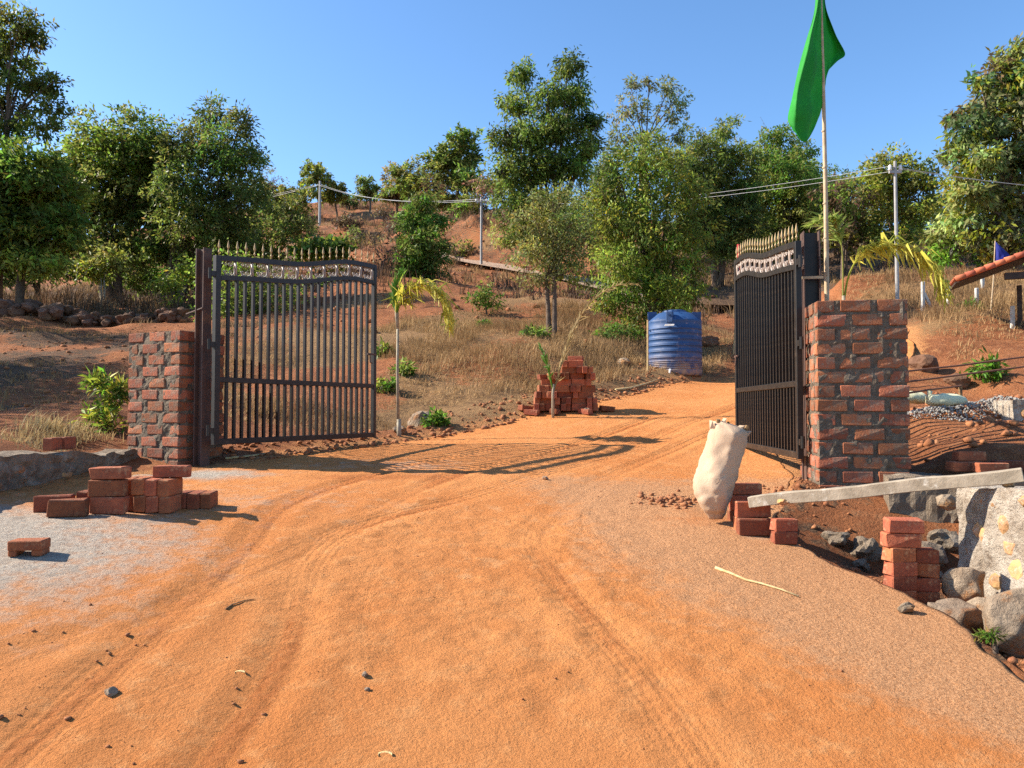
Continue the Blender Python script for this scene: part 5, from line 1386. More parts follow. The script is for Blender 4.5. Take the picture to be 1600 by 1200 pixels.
# ------------------------------------------------------------------ person far behind the rubble wall
def person():
    d = 84; b = P(101, 470, d); g = gz(b.x, b.y)
    J = {'pel': (0, 0, 0.92), 'che': (0, 0.0, 1.28), 'nek': (0.01, 0, 1.46), 'hd1': (0.03, 0, 1.56), 'hd2': (0.04, 0, 1.68), 'kl': (-0.06, 0.08, 0.48), 'al': (-0.10, 0.09, 0.06), 'tl': (0.04, 0.09, 0.03), 'kr': (0.10, -0.08, 0.48), 'ar': (0.10, -0.09, 0.06), 'tr': (0.24, -0.09, 0.03),
         'sl': (0, 0.17, 1.40), 'el': (0.16, 0.20, 1.16), 'wl': (0.38, 0.15, 1.18), 'hl': (0.48, 0.12, 1.20), 'sr': (0, -0.17, 1.40), 'er': (0.12, -0.22, 1.14), 'wr': (0.34, -0.16, 1.12), 'hr': (0.43, -0.13, 1.13)}
    rad = {'pel': 0.14, 'che': 0.15, 'nek': 0.055, 'hd1': 0.085, 'hd2': 0.09, 'kl': 0.07, 'al': 0.045, 'tl': 0.04, 'kr': 0.07, 'ar': 0.045, 'tr': 0.04, 'sl': 0.07, 'el': 0.048, 'wl': 0.034, 'hl': 0.035, 'sr': 0.07, 'er': 0.048, 'wr': 0.034, 'hr': 0.035}
    ks = list(J); E = [('pel', 'che'), ('che', 'nek'), ('nek', 'hd1'), ('hd1', 'hd2'), ('pel', 'kl'), ('kl', 'al'), ('al', 'tl'), ('pel', 'kr'), ('kr', 'ar'), ('ar', 'tr'), ('che', 'sl'), ('sl', 'el'), ('el', 'wl'), ('wl', 'hl'), ('che', 'sr'), ('sr', 'er'), ('er', 'wr'), ('wr', 'hr')]
    me = bpy.data.meshes.new('person'); me.from_pydata([J[k] for k in ks], [(ks.index(a), ks.index(c)) for a, c in E], [])
    o = bpy.data.objects.new('person', me); col.objects.link(o)
    o.modifiers.new('skin', 'SKIN'); o.modifiers.new('sub', 'SUBSURF').levels = 1
    for i, k in enumerate(ks):
        me.skin_vertices[0].data[i].radius = (rad[k], rad[k])
    me.skin_vertices[0].data[0].use_root = True
    dg = bpy.context.evaluated_depsgraph_get(); ev = o.evaluated_get(dg); me2 = bpy.data.meshes.new_from_object(ev)
    bpy.data.objects.remove(o)
    for m_ in ('skin', 'shirt', 'trousers', 'timber'): me2.materials.append(M[m_])
    for p_ in me2.polygons:
        c = p_.center; p_.use_smooth = True
        p_.material_index = 3 if (c.z > 1.64 or (c.z > 1.5 and c.x < 0.0)) else 0 if (c.z > 1.45 or c.x > 0.3) else 1 if c.z > 0.92 else 2 if c.z > 0.08 else 3
    o = link('person', me2, None, (b.x, b.y, g), (0, 0, R(-5)))
    tag(o, 'standing person in white shirt and dark trousers beyond the rubble wall', 'person')
person()

# ------------------------------------------------------------------ foliage
def leaf_mat(name, rough=0.5, trans=0.3, spec=0.35):
    m, nt, b = mat_base(name)
    at = N(nt, 'ShaderNodeAttribute', attribute_name='Col')
    nt.links.new(at.outputs['Color'], b.inputs['Base Color']); b.inputs['Roughness'].default_value = rough; b.inputs['Specular IOR Level'].default_value = spec
    tr = N(nt, 'ShaderNodeBsdfTranslucent'); nt.links.new(at.outputs['Color'], tr.inputs['Color'])
    ms = N(nt, 'ShaderNodeMixShader'); ms.inputs[0].default_value = trans
    nt.links.new(b.outputs[0], ms.inputs[1]); nt.links.new(tr.outputs[0], ms.inputs[2])
    nt.links.new(ms.outputs[0], nt.nodes['Material Output'].inputs['Surface'])
    return m
M['leaf'] = leaf_mat('leaves', 0.5, 0.55, 0.25)
M['straw'] = leaf_mat('dry_grass', 0.8, 0.25, 0.15)

def leaves(centers, outward, L, W, colr, rs, droop=0.5, spread=1.0):
    """diamond leaves at centers (n,3); outward (n,3); returns verts, faces, colours"""
    n = len(centers)
    d = outward * 0.7 + rs.normal(size=(n, 3)) * 0.75 * spread; d[:, 2] -= droop * (0.4 + rs.rand(n))
    d /= np.linalg.norm(d, axis=1)[:, None] + 1e-9
    s = np.cross(d, rs.normal(size=(n, 3))); s /= np.linalg.norm(s, axis=1)[:, None] + 1e-9
    nn = np.cross(d, s)
    l = L * (0.65 + 0.7 * rs.rand(n))[:, None]; w = W * (0.7 + 0.6 * rs.rand(n))[:, None]
    a = centers; m1 = a + d * l * 0.5 + s * w * 0.5 + nn * l * 0.06; m2 = a + d * l * 0.5 - s * w * 0.5 + nn * l * 0.06; tip = a + d * l
    v = np.stack([a, m1, tip, m2], 1).reshape(-1, 3)
    f = np.arange(n * 4).reshape(n, 4)
    c = np.repeat(np.c_[colr, np.ones(n)], 4, 0)
    return v, f, c

def crown(name, blobs, base_col, rs, L=0.14, W=0.045, dens=60, per=26, tip_col=None, tipf=0.18, droop=0.5, sig=0.19, hollow=2.4, var=0.45):
    """blobs: (centre Vector, rx, ry, rz)"""
    C = []; O = []; K = []
    for (c, rx, ry, rz) in blobs:
        ncl = max(6, int(dens * rx * rz))
        dirs = rs.normal(size=(ncl, 3)); dirs /= np.linalg.norm(dirs, axis=1)[:, None]
        rad = rs.rand(ncl) ** (1 / hollow) * (0.72 + 0.52 * rs.rand(ncl))
        cc = dirs * rad[:, None] * np.array([rx, ry, rz]) + np.array(c)
        bcol = np.array(base_col) * (1 + var * 0.5 * rs.normal()) * (1 + 0.10 * rs.normal(size=3))
        ccol = np.clip(bcol[None] * (1 + var * rs.normal(size=(ncl, 1)) * 0.7), 0.006, 1)
        if tip_col is not None:
            m = rs.rand(ncl) < tipf; ccol[m] = np.array(tip_col) * (0.75 + 0.5 * rs.rand(m.sum(), 1))
        k = np.repeat(np.arange(ncl), per)
        sg = sig * min(1.0, 0.5 + rx)
        p = cc[k] + rs.normal(size=(ncl * per, 3)) * np.array([sg, sg, sg * 0.8])
        C.append(p); O.append(dirs[k]); K.append(np.clip(ccol[k] * (0.75 + 0.5 * rs.rand(ncl * per, 1)) * (1 + 0.12 * rs.normal(size=(ncl * per, 3))), 0.004, 1))
    v, f, c = leaves(np.vstack(C), np.vstack(O), L, W, np.vstack(K), rs, droop)
    return mesh_np(name, v, f, M['leaf'], False, c)

GREEN = dict(deep=(0.135, 0.185, 0.034), mid=(0.175, 0.235, 0.040), olive=(0.21, 0.23, 0.05), lime=(0.31, 0.33, 0.04), grey=(0.23, 0.255, 0.095), bright=(0.11, 0.22, 0.025), brown=(0.16, 0.11, 0.06))
_tn = [0]
def tree(label, d, base_px, blobs, color='mid', tip=None, tipf=0.18, name='tree', cat='tree', group=None, trunk=0.10, stems=1, dens=60, per=26, L=0.15, W=0.05, droop=0.5, depth=1.15, sig=0.19, lean=0.0, hollow=2.4, leafy=True, bark='bark', twigs=0):
    _tn[0] += 1; rs = np.random.RandomState(100 + _tn[0]); r = random.Random(200 + _tn[0])
    b = P(base_px, 500, d); g = gz(b.x, b.y)
    root = empty(name, (b.x, b.y, g)); tag(root, label, cat, group)
    sc = d / 1200
    q_ = 0.8 + 0.5 * r.random(); L *= q_; W *= 0.75 + 0.5 * r.random()
    if d > 22:
        L *= 1.25; W *= 1.45
    if leafy and cat == 'tree' and color != 'brown': dens *= 1.25; hollow = 2.1; sig *= 0.72
    B = []
    for q in blobs:
        px, py, rp = q[:3]; rzp = q[3] if len(q) > 3 else rp
        big = 1.35 if d > 54 else 1.24 if d > 28 else 1.08; rm = rp * sc * (big if cat == 'tree' else 1.0); off = r.uniform(-0.7, 0.7) * rm
        c = P(px, py, d + off); c.z = max(c.z, gz(c.x, c.y) + 0.05)
        B.append((c - root.location, rm, rm * depth, rzp * sc * (1.15 if d > 54 else 1.0)))
    # trunk and limbs
    mb = MB()
    top = max(B, key=lambda q: q[0].z)[0]
    low = min(q[0].z - q[3] for q in B)
    cen = sum((q[0] for q in B), Vector()) / len(B)
    for s in range(stems):
        so = min(0.25, trunk * 2.5); o = Vector((r.uniform(-1, 1) * so * (stems > 1) * (s > 0), r.uniform(-1, 1) * so * (s > 0), -0.12))
        fork = Vector((cen.x * 0.35 + o.x * 1.6, cen.y * 0.35 + o.y, max(min(0.35, 0.4 * cen.z), low * 0.7 + 0.3 * cen.z)))
        mid = o.lerp(fork, 0.5) + Vector((r.uniform(-1, 1), r.uniform(-1, 1), 0)) * trunk * 0.8
        mb.tube([o, mid, fork], [trunk * 1.25, trunk, trunk * 0.82], 8, False)
        mine = B[s::stems] if stems > 1 else B
        for (c, rx, ry, rz) in mine:
            h = fork.lerp(c, 0.55) + Vector((r.uniform(-.25, .25), r.uniform(-.25, .25), r.uniform(-0.1, 0.3))) * rx
            e = c + Vector((0, 0, rz * 0.5))
            mb.tube([fork - Vector((0, 0, 0.05)), h, c, e], [trunk * 0.42, trunk * 0.26, trunk * 0.14, trunk * 0.05], 6, False)
            for _ in range(4 + twigs):
                q = c + Vector((r.gauss(0, 0.55) * rx, r.gauss(0, 0.55) * ry, r.gauss(0.1, 0.5) * rz))
                mb.tube([h.lerp(c, r.uniform(0.2, 0.9)), (h.lerp(c, 0.6)).lerp(q, 0.55) + Vector((0, 0, 0.08 * rz)), q], [trunk * 0.10, trunk * 0.06, trunk * 0.03], 4, False)
    mb.build('trunk', M[bark], root, True)
    if leafy:
        me = crown('crown', B, GREEN[color], rs, L, W, dens, per, GREEN[tip] if tip else None, tipf, droop, sig, hollow)
        link('crown', me, root)
    return root

# --- left
tree('tall loose tree at the far left edge reaching the top', 24, -4, [(30, 36, 34, 26), (8, 60, 26), (14, 98, 34, 24), (50, 60, 18), (26, 130, 34, 18), (70, 130, 28, 16), (84, 128, 16, 10), (22, 172, 34, 20), (78, 168, 22, 18), (66, 200, 26, 16), (10, 205, 26, 20), (-40, 90, 40), (-45, 170, 45)], 'deep', 'olive', 0.25, trunk=0.11, dens=95, droop=0.7, sig=0.15)
tree('leafy green tree low at the left edge under the tall one', 23, 30, [(22, 262, 44), (70, 268, 36), (30, 320, 52), (88, 310, 40), (20, 372, 50), (80, 360, 44), (55, 405, 36, 22), (100, 350, 30), (-35, 300, 60), (-30, 380, 50)], 'mid', 'lime', 0.10, trunk=0.09, stems=2, dens=80)
tree('broad dense tree left of the person, behind the rubble wall', 29, 178, [(160, 232, 48), (222, 212, 40), (128, 262, 36), (190, 270, 58), (240, 262, 44), (140, 318, 46), (205, 330, 56), (120, 352, 34), (165, 385, 44, 30), (222, 395, 40, 28), (245, 330, 36)], 'mid', 'olive', 0.3, trunk=0.14, stems=3, dens=75)
tree('broad dense tree just left of the left gate post', 28, 262, [(332, 178, 22, 26), (376, 196, 22, 26), (300, 228, 40), (350, 240, 44), (392, 250, 26), (285, 290, 46), (345, 300, 52), (392, 305, 28), (300, 352, 48), (365, 355, 40), (260, 392, 40, 28), (330, 405, 40, 26)], 'deep', 'olive', 0.3, trunk=0.15, stems=3, dens=75)
tree('thin pale-stemmed young tree behind the rubble wall', 25, 160, [(150, 425, 26, 18), (172, 408, 22), (130, 415, 20, 14)], 'olive', 'lime', 0.25, trunk=0.035, stems=3, dens=70, bark='palm_stem')
tree('thin young tree between rubble wall and left pillar', 24, 268, [(262, 440, 22, 18), (285, 425, 22), (275, 480, 20, 16)], 'mid', 'lime', 0.2, trunk=0.035, stems=2, dens=70)
tree('dark spreading tree behind the left gate top', 36, 400, [(432, 335, 36, 26), (385, 362, 40, 26), (350, 378, 30, 22), (462, 362, 30, 22), (410, 392, 44, 22), (345, 410, 26, 20), (470, 318, 20, 14)], 'olive', 'deep', 0.4, trunk=0.12, stems=2, dens=60)
tree('bright green shrub behind the left gate spears', 30, 505, [(495, 388, 26, 11), (525, 386, 20, 12), (475, 392, 16, 9)], 'bright', 'lime', 0.4, name='shrub', cat='shrub', trunk=0.03, dens=130, L=0.18, W=0.09)
tree('leafless brown brush behind the left gate free end', 26, 592, [(585, 375, 22, 26), (608, 360, 18, 26), (600, 400, 26, 18), (625, 400, 16, 16)], 'brown', None, name='shrub', cat='shrub', trunk=0.03, stems=3, dens=14, per=12, twigs=22)
# the grove goes on beyond the left edge and shades the bare slope
for (x_, y_, h_, lab) in [(-17.5, 14.0, 7.5, 'grove tree beyond the left edge, nearest the low wall'), (-19.5, 18.5, 8.5, 'grove tree beyond the left edge, level with the rubble wall'), (-22.0, 23.0, 9.0, 'grove tree beyond the left edge, behind the rubble wall'), (-14.8, 10.6, 6.5, 'lowest grove tree beyond the left edge'), (-16.4, 12.2, 7.4, 'second lowest grove tree beyond the left edge')]:
    pp = lambda fx, fz: (800 + 1200 * (x_ + fx) / y_, 640 - 1200 * (gz(x_, y_) - EYE + h_ * fz) / y_)
    k_ = 1200 / y_
    tree(lab, y_, pp(0, 0)[0], [(*pp(0, 0.9), 0.9 * k_), (*pp(-1.1, 0.72), 1.1 * k_), (*pp(1.1, 0.74), 1.1 * k_), (*pp(0, 0.6), 1.3 * k_), (*pp(1.3, 0.5), 0.9 * k_), (*pp(-1.3, 0.48), 0.9 * k_), (*pp(0.2, 0.36), 0.9 * k_)], 'mid', 'olive', 0.3, trunk=0.13, stems=2, dens=45)
tree('dark leafy thicket seen through the left half of the left gate', 21, 395, [(352, 432, 40), (400, 440, 40), (440, 450, 28), (345, 490, 36), (392, 492, 40), (430, 510, 22), (360, 535, 34, 26), (400, 540, 26, 20)], 'mid', 'olive', 0.3, name='shrub', cat='shrub', trunk=0.04, stems=4, dens=90, L=0.12, W=0.045)
tree('dark undergrowth below the dense trees left of the gate', 31, 300, [(240, 440, 40, 26), (285, 430, 44, 30), (320, 450, 36, 30), (200, 430, 36, 22), (345, 420, 30, 26)], 'deep', 'olive', 0.3, name='shrub', cat='shrub', trunk=0.05, stems=4, dens=60)
tree('dark undergrowth below the leftmost trees', 32, 60, [(20, 425, 40, 24), (70, 420, 40, 22), (115, 415, 34, 22), (-30, 420, 40, 26)], 'deep', 'olive', 0.3, name='shrub', cat='shrub', trunk=0.05, stems=4, dens=60)
tree('background tree closing the gap right of the tallest tree', 44, 945, [(950, 265, 26), (935, 300, 30), (965, 330, 34), (920, 345, 30), (940, 385, 34, 24)], 'mid', 'olive', 0.3, trunk=0.12, dens=55)
tree('background tree between the two trees behind the right gate', 45, 1180, [(1182, 285, 22), (1172, 320, 28), (1198, 345, 30), (1165, 360, 30), (1185, 385, 34, 20)], 'deep', 'olive', 0.3, trunk=0.12, dens=55)
tree('background tree right of the flag pole', 46, 1298, [(1290, 290, 24), (1272, 320, 26), (1312, 330, 26), (1285, 358, 32), (1325, 368, 28, 22)], 'deep', 'olive', 0.4, trunk=0.12, dens=55)
tree('background tree left of the big right edge tree', 42, 1470, [(1465, 320, 24), (1485, 345, 28), (1450, 352, 28), (1470, 382, 34, 20), (1505, 375, 26, 20)], 'mid', 'olive', 0.4, trunk=0.11, dens=55)
tree('background tree filling the gap left of the flag pole', 40, 1268, [(1262, 262, 20), (1280, 300, 26), (1255, 330, 26), (1290, 345, 26), (1265, 375, 30, 20)], 'mid', 'olive', 0.4, trunk=0.11, dens=55)
tree('background tree filling the gap right of the flag pole bush', 38, 1345, [(1335, 285, 20), (1352, 310, 24), (1325, 335, 26), (1360, 350, 26), (1340, 378, 30, 18)], 'olive', 'mid', 0.4, trunk=0.11, dens=55)
tree('background tree over the left shoulder of the tree by the tank', 40, 1085, [(1090, 225, 20), (1075, 250, 24), (1100, 280, 26), (1082, 320, 30), (1095, 360, 30)], 'mid', 'olive', 0.3, trunk=0.11, dens=55)
# --- ridge
gr = 'small trees along the ridge'
tree('bare brownish tree on the ridge right of the dense left trees', 74, 428, [(428, 283, 18, 16), (420, 296, 16, 12)], 'brown', 'olive', 0.2, group=gr, trunk=0.10, dens=10, per=16, twigs=14, L=0.22, W=0.07)
tree('small ridge tree with flat pale crown behind the ridge pole', 74, 497, [(492, 268, 20, 10), (503, 284, 14, 10), (482, 280, 10, 8), (488, 300, 12, 8)], 'olive', 'lime', 0.3, group=gr, trunk=0.09, dens=30, L=0.24, W=0.09)
tree('low round ridge tree left of the flat-crowned one', 74, 456, [(456, 303, 16, 12), (468, 310, 10, 8)], 'olive', None, group=gr, trunk=0.09, dens=30, L=0.24, W=0.09)
tree('low ridge tree right of the ridge pole', 76, 526, [(524, 298, 13, 14), (515, 308, 10, 8), (508, 305, 9, 9)], 'mid', 'olive', 0.3, group=gr, trunk=0.09, dens=30, L=0.24, W=0.09)
tree('lone round tree in the middle of the bare ridge', 76, 577, [(575, 288, 14, 12), (585, 302, 12, 10), (572, 304, 10, 10)], 'olive', 'mid', 0.3, group=gr, trunk=0.10, dens=30, L=0.24, W=0.09)
tree('loose olive tree at the left of the ridge grove', 62, 640, [(615, 275, 14, 14), (640, 268, 20, 16), (655, 285, 20, 16), (630, 295, 16, 10)], 'olive', 'mid', 0.3, group=gr, trunk=0.13, dens=26, L=0.24, W=0.08)
tree('tallest loose tree of the ridge grove', 60, 715, [(722, 216, 20, 14), (715, 240, 24, 16), (735, 250, 14, 12), (690, 248, 22, 18), (700, 272, 26, 18), (730, 280, 22, 18)], 'deep', 'olive', 0.3, group=gr, trunk=0.15, dens=28, L=0.24, W=0.08)
tree('brownish thin tree at the right of the ridge grove', 56, 758, [(752, 290, 20, 16), (765, 305, 14, 14), (740, 305, 14, 10), (680, 290, 22, 14)], 'brown', 'olive', 0.5, group=gr, trunk=0.11, dens=22, per=20, twigs=8, L=0.22, W=0.08)
for k_, (px, py, rp, d_, c_, lab) in enumerate([(620, 300, 18, 66, 'olive', 'low olive tree at the left foot of the ridge grove'), (668, 300, 20, 64, 'mid', 'low green tree inside the ridge grove'), (700, 310, 22, 62, 'olive', 'round low tree under the tallest ridge grove tree'), (772, 285, 18, 66, 'olive', 'small tree behind the thin brown ridge tree'),
        (440, 318, 16, 80, 'olive', 'low scrubby tree on the ridge behind the left gate post'), (545, 312, 10, 82, 'mid', 'tiny tree on the bare ridge right of the ridge pole'), (410, 300, 20, 78, 'mid', 'green ridge tree touching the dense left trees'), (735, 318, 18, 58, 'mid', 'low green tree below the ridge grove')]):
    tree(lab, d_, px, [(px, py, rp, rp * 0.8), (px + rp * 0.8, py + rp * 0.4, rp * 0.7, rp * 0.55), (px - rp * 0.8, py + rp * 0.35, rp * 0.7, rp * 0.5)], c_, 'brown', 0.2, group=gr, trunk=0.10, stems=2, dens=26, L=0.24, W=0.08)
for k_, (px, py, rp, d_, c_, lab) in enumerate([(560, 372, 20, 46, 'olive', 'scrub bush behind the left gate spears near its free end'), (630, 352, 18, 52, 'brown', 'brown scrub bush left above the dense upright shrub tree'), (545, 345, 16, 60, 'brown', 'brown scrub bush on the bare hill below the lone ridge tree'), (470, 350, 18, 58, 'olive', 'scrub bush below the ridge pole'), (600, 330, 12, 70, 'brown', 'small brown bush high on the bare hill'),
        (715, 385, 14, 42, 'olive', 'scrub bush beside the upper drive'), (780, 372, 20, 46, 'olive', 'scrub bush on the cut bank by the upper drive pole'), (700, 345, 16, 55, 'brown', 'brown bush on the hill right of the upright shrub tree'), (520, 420, 22, 34, 'olive', 'scrub bush seen through the middle of the left gate'), (570, 440, 18, 30, 'brown', 'brown bush seen through the right of the left gate'), (480, 470, 20, 25, 'mid', 'green bush seen through the middle of the left gate')]):
    tree(lab, d_, px, [(px, py, rp, rp * 0.7), (px + rp * 0.8, py + rp * 0.3, rp * 0.7, rp * 0.5), (px - rp * 0.8, py + rp * 0.3, rp * 0.7, rp * 0.5)], c_, 'brown', 0.35, name='bush', cat='bush', group='scrub bushes on the hillside', trunk=0.04, stems=3, dens=40, per=20, twigs=4, L=0.18, W=0.06)
# --- middle
tree('dense upright dark shrub tree right of the left gate', 26, 656, [(662, 318, 24, 20), (640, 345, 24, 22), (672, 352, 26, 24), (652, 382, 34, 28), (676, 400, 24, 26), (640, 412, 24, 24), (662, 428, 32, 16)], 'deep', 'bright', 0.16, trunk=0.06, stems=3, dens=130, L=0.12, W=0.045, sig=0.14)
tree('tallest dense tree in the middle of the picture', 33, 868, [(816, 118, 17, 24), (888, 104, 20, 22), (808, 165, 22, 24), (855, 150, 24, 24), (896, 150, 24, 26), (790, 215, 22, 18), (826, 212, 30, 30), (872, 200, 34, 32), (915, 192, 26, 18), (930, 188, 14, 9), (920, 228, 22, 18), (800, 258, 28, 28), (846, 265, 40, 34), (892, 255, 34, 30), (812, 315, 36, 34), (862, 325, 38, 32), (800, 362, 26, 22), (840, 372, 34, 24)], 'deep', 'mid', 0.35, trunk=0.17, stems=2, dens=80, droop=0.9)
tree('pale feathery tree right of the tallest tree', 37, 1005, [(985, 135, 15, 18), (1014, 128, 9, 14), (1045, 138, 18, 18), (1062, 150, 13, 16), (972, 172, 18, 18), (1002, 175, 14, 18), (1050, 178, 22, 20), (975, 212, 22, 18), (1015, 215, 20, 20), (1060, 210, 18, 18), (955, 235, 18, 14), (1030, 245, 24, 16)], 'grey', 'olive', 0.35, trunk=0.10, stems=4, dens=40, per=22, droop=0.7, sig=0.16)
tree('young slender tree with two thin trunks on the grass slope', 16.4, 866, [(862, 308, 34, 24), (835, 340, 30), (892, 335, 34), (862, 365, 40), (830, 395, 30), (900, 385, 36), (868, 415, 38, 28), (840, 435, 24, 18), (905, 425, 26, 20)], 'olive', 'grey', 0.35, trunk=0.05, stems=2, dens=150, per=24, L=0.10, W=0.032, sig=0.13)
tree('big leafy tree standing behind the blue tank', 18.2, 1028, [(1008, 245, 40), (965, 272, 34), (1050, 262, 36), (940, 312, 34), (1005, 305, 52), (1068, 305, 36), (950, 360, 40), (1020, 360, 54), (1078, 360, 34), (965, 415, 42), (1030, 415, 52), (1085, 420, 26), (985, 460, 38), (1045, 460, 40), (1000, 500, 34, 26), (955, 470, 22), (1080, 455, 22)], 'mid', 'lime', 0.13, trunk=0.09, stems=2, dens=130, per=24, L=0.12, W=0.04, sig=0.15, droop=0.8)
tree('dark leafy bush at the foot of the tree by the tank', 17.4, 965, [(965, 518, 22, 16), (985, 525, 18, 12), (945, 528, 12, 9)], 'deep', 'bright', 0.25, name='shrub', cat='shrub', trunk=0.02, dens=260, L=0.10, W=0.04, sig=0.1)
tree('tree behind the one by the tank, seen over its right shoulder', 33, 1125, [(1132, 205, 17, 20), (1110, 240, 30, 24), (1148, 250, 30, 26), (1090, 278, 28), (1130, 295, 40), (1165, 300, 28), (1105, 340, 38), (1150, 345, 36), (1120, 385, 36, 24)], 'deep', 'olive', 0.22, trunk=0.14, stems=2, dens=75)
tree('tree behind the right gate spears', 35, 1228, [(1212, 212, 22, 20), (1242, 236, 24, 20), (1200, 250, 28), (1225, 275, 38), (1258, 285, 28), (1195, 310, 36), (1245, 330, 40), (1205, 360, 36, 26), (1270, 350, 26)], 'mid', 'olive', 0.3, trunk=0.14, stems=2, dens=75)
tree('low dark understorey tree behind the right gate', 38, 1180, [(1180, 385, 34, 22), (1215, 388, 34, 20), (1250, 385, 30, 20), (1145, 395, 24, 14)], 'deep', None, name='shrub', cat='shrub', trunk=0.07, stems=3, dens=60)
tree('brownish thin bush behind the flag pole', 30, 1318, [(1305, 300, 24, 20), (1330, 312, 28, 22), (1310, 340, 32, 24), (1345, 350, 26, 24), (1300, 372, 26, 18), (1335, 385, 30, 16)], 'olive', 'brown', 0.45, trunk=0.06, stems=3, dens=42, per=20, twigs=8)
tree('yellow-green tree behind the tall power pole', 30, 1400, [(1388, 252, 24, 18), (1370, 272, 24, 20), (1415, 268, 26, 20), (1360, 300, 22, 18), (1440, 285, 28, 22), (1405, 300, 32, 24), (1452, 312, 18, 16), (1385, 332, 32, 22), (1425, 338, 32, 22), (1400, 372, 36, 20)], 'olive', 'lime', 0.35, trunk=0.10, stems=2, dens=70)
tree('big tree filling the right edge up to the sky', 23, 1578, [(1588, 85, 24, 22), (1555, 112, 18, 16), (1530, 125, 14, 12), (1580, 130, 34, 26), (1545, 160, 30, 24), (1500, 182, 18, 14), (1525, 200, 32, 24), (1580, 190, 38, 30), (1490, 238, 20, 16), (1525, 250, 36, 28), (1585, 255, 44, 34), (1510, 300, 30, 26), (1560, 312, 44, 32), (1615, 330, 44), (1500, 345, 26, 20), (1545, 368, 40, 26), (1600, 385, 44, 24), (1640, 150, 50), (1650, 240, 55)], 'grey', 'lime', 0.22, trunk=0.13, stems=3, dens=85, droop=0.8)
tree('shady low tree under the big right edge tree', 26, 1500, [(1480, 372, 26, 20), (1515, 388, 30, 18), (1470, 398, 22, 14), (1550, 400, 26, 14), (1590, 405, 26, 14)], 'mid', None, name='shrub', cat='shrub', trunk=0.05, stems=3, dens=75)
# --- shrubs on the slopes
gb_ = 'green bushes on the dry slopes'
tree('small sapling on the grass slope beside the young palm', 20, 762, [(752, 456, 22, 14), (768, 470, 14, 12), (742, 470, 10, 9)], 'olive', 'bright', 0.3, name='sapling', cat='sapling', trunk=0.025, dens=150, L=0.10, W=0.04, sig=0.1)
for (px, py, rp, d, lab) in [(838, 527, 14, 16.0, 'round green bush before the young slender tree'), (708, 512, 13, 17.5, 'round green bush at the palm frond tip'), (755, 512, 7, 17.5, 'tiny green bush on the grass slope middle'), (604, 598, 12, 12.6, 'dark green weed by the free end of the left gate'),
                             (632, 575, 12, 13.6, 'green weed on the slope right of the left palm stem'), (1516, 487, 13, 14.5, 'green bush before the white post on the right bank'), (1545, 575, 17, 10.8, 'bright weed behind the rusty rods'), (680, 668, 12, 10.5, 'small weed on the stony verge'),
                             (1545, 990, 9, 3.35, 'small grass weed by the slab edge at right'), (600, 545, 10, 15.2, 'green weed seen past the left gate edge')]:
    tree(lab, d, px, [(px, py, rp, rp * 0.8), (px + rp * 0.7, py + 3, rp * 0.7, rp * 0.5), (px - rp * 0.7, py + 3, rp * 0.7, rp * 0.5)], 'bright' if 'bright' in lab else 'mid', 'bright', 0.3, name='bush', cat='bush', group=gb_, trunk=0.012, dens=500 if d > 5 else 3000, per=18 if d > 5 else 8, L=0.10 if d > 5 else 0.035, W=0.035 if d > 5 else 0.008, sig=0.07 if d > 5 else 0.02)
tree('bright long-leaved shrub beside the left brick pillar', 8.3, 172, [(176, 598, 18, 16), (150, 600, 14, 10), (186, 630, 14, 20), (160, 640, 20, 18), (140, 655, 14, 12), (180, 668, 16, 16), (190, 605, 10, 14)], 'bright', 'lime', 0.35, name='shrub', cat='shrub', trunk=0.012, stems=4, dens=330, per=16, L=0.13, W=0.032, sig=0.06, droop=0.1)

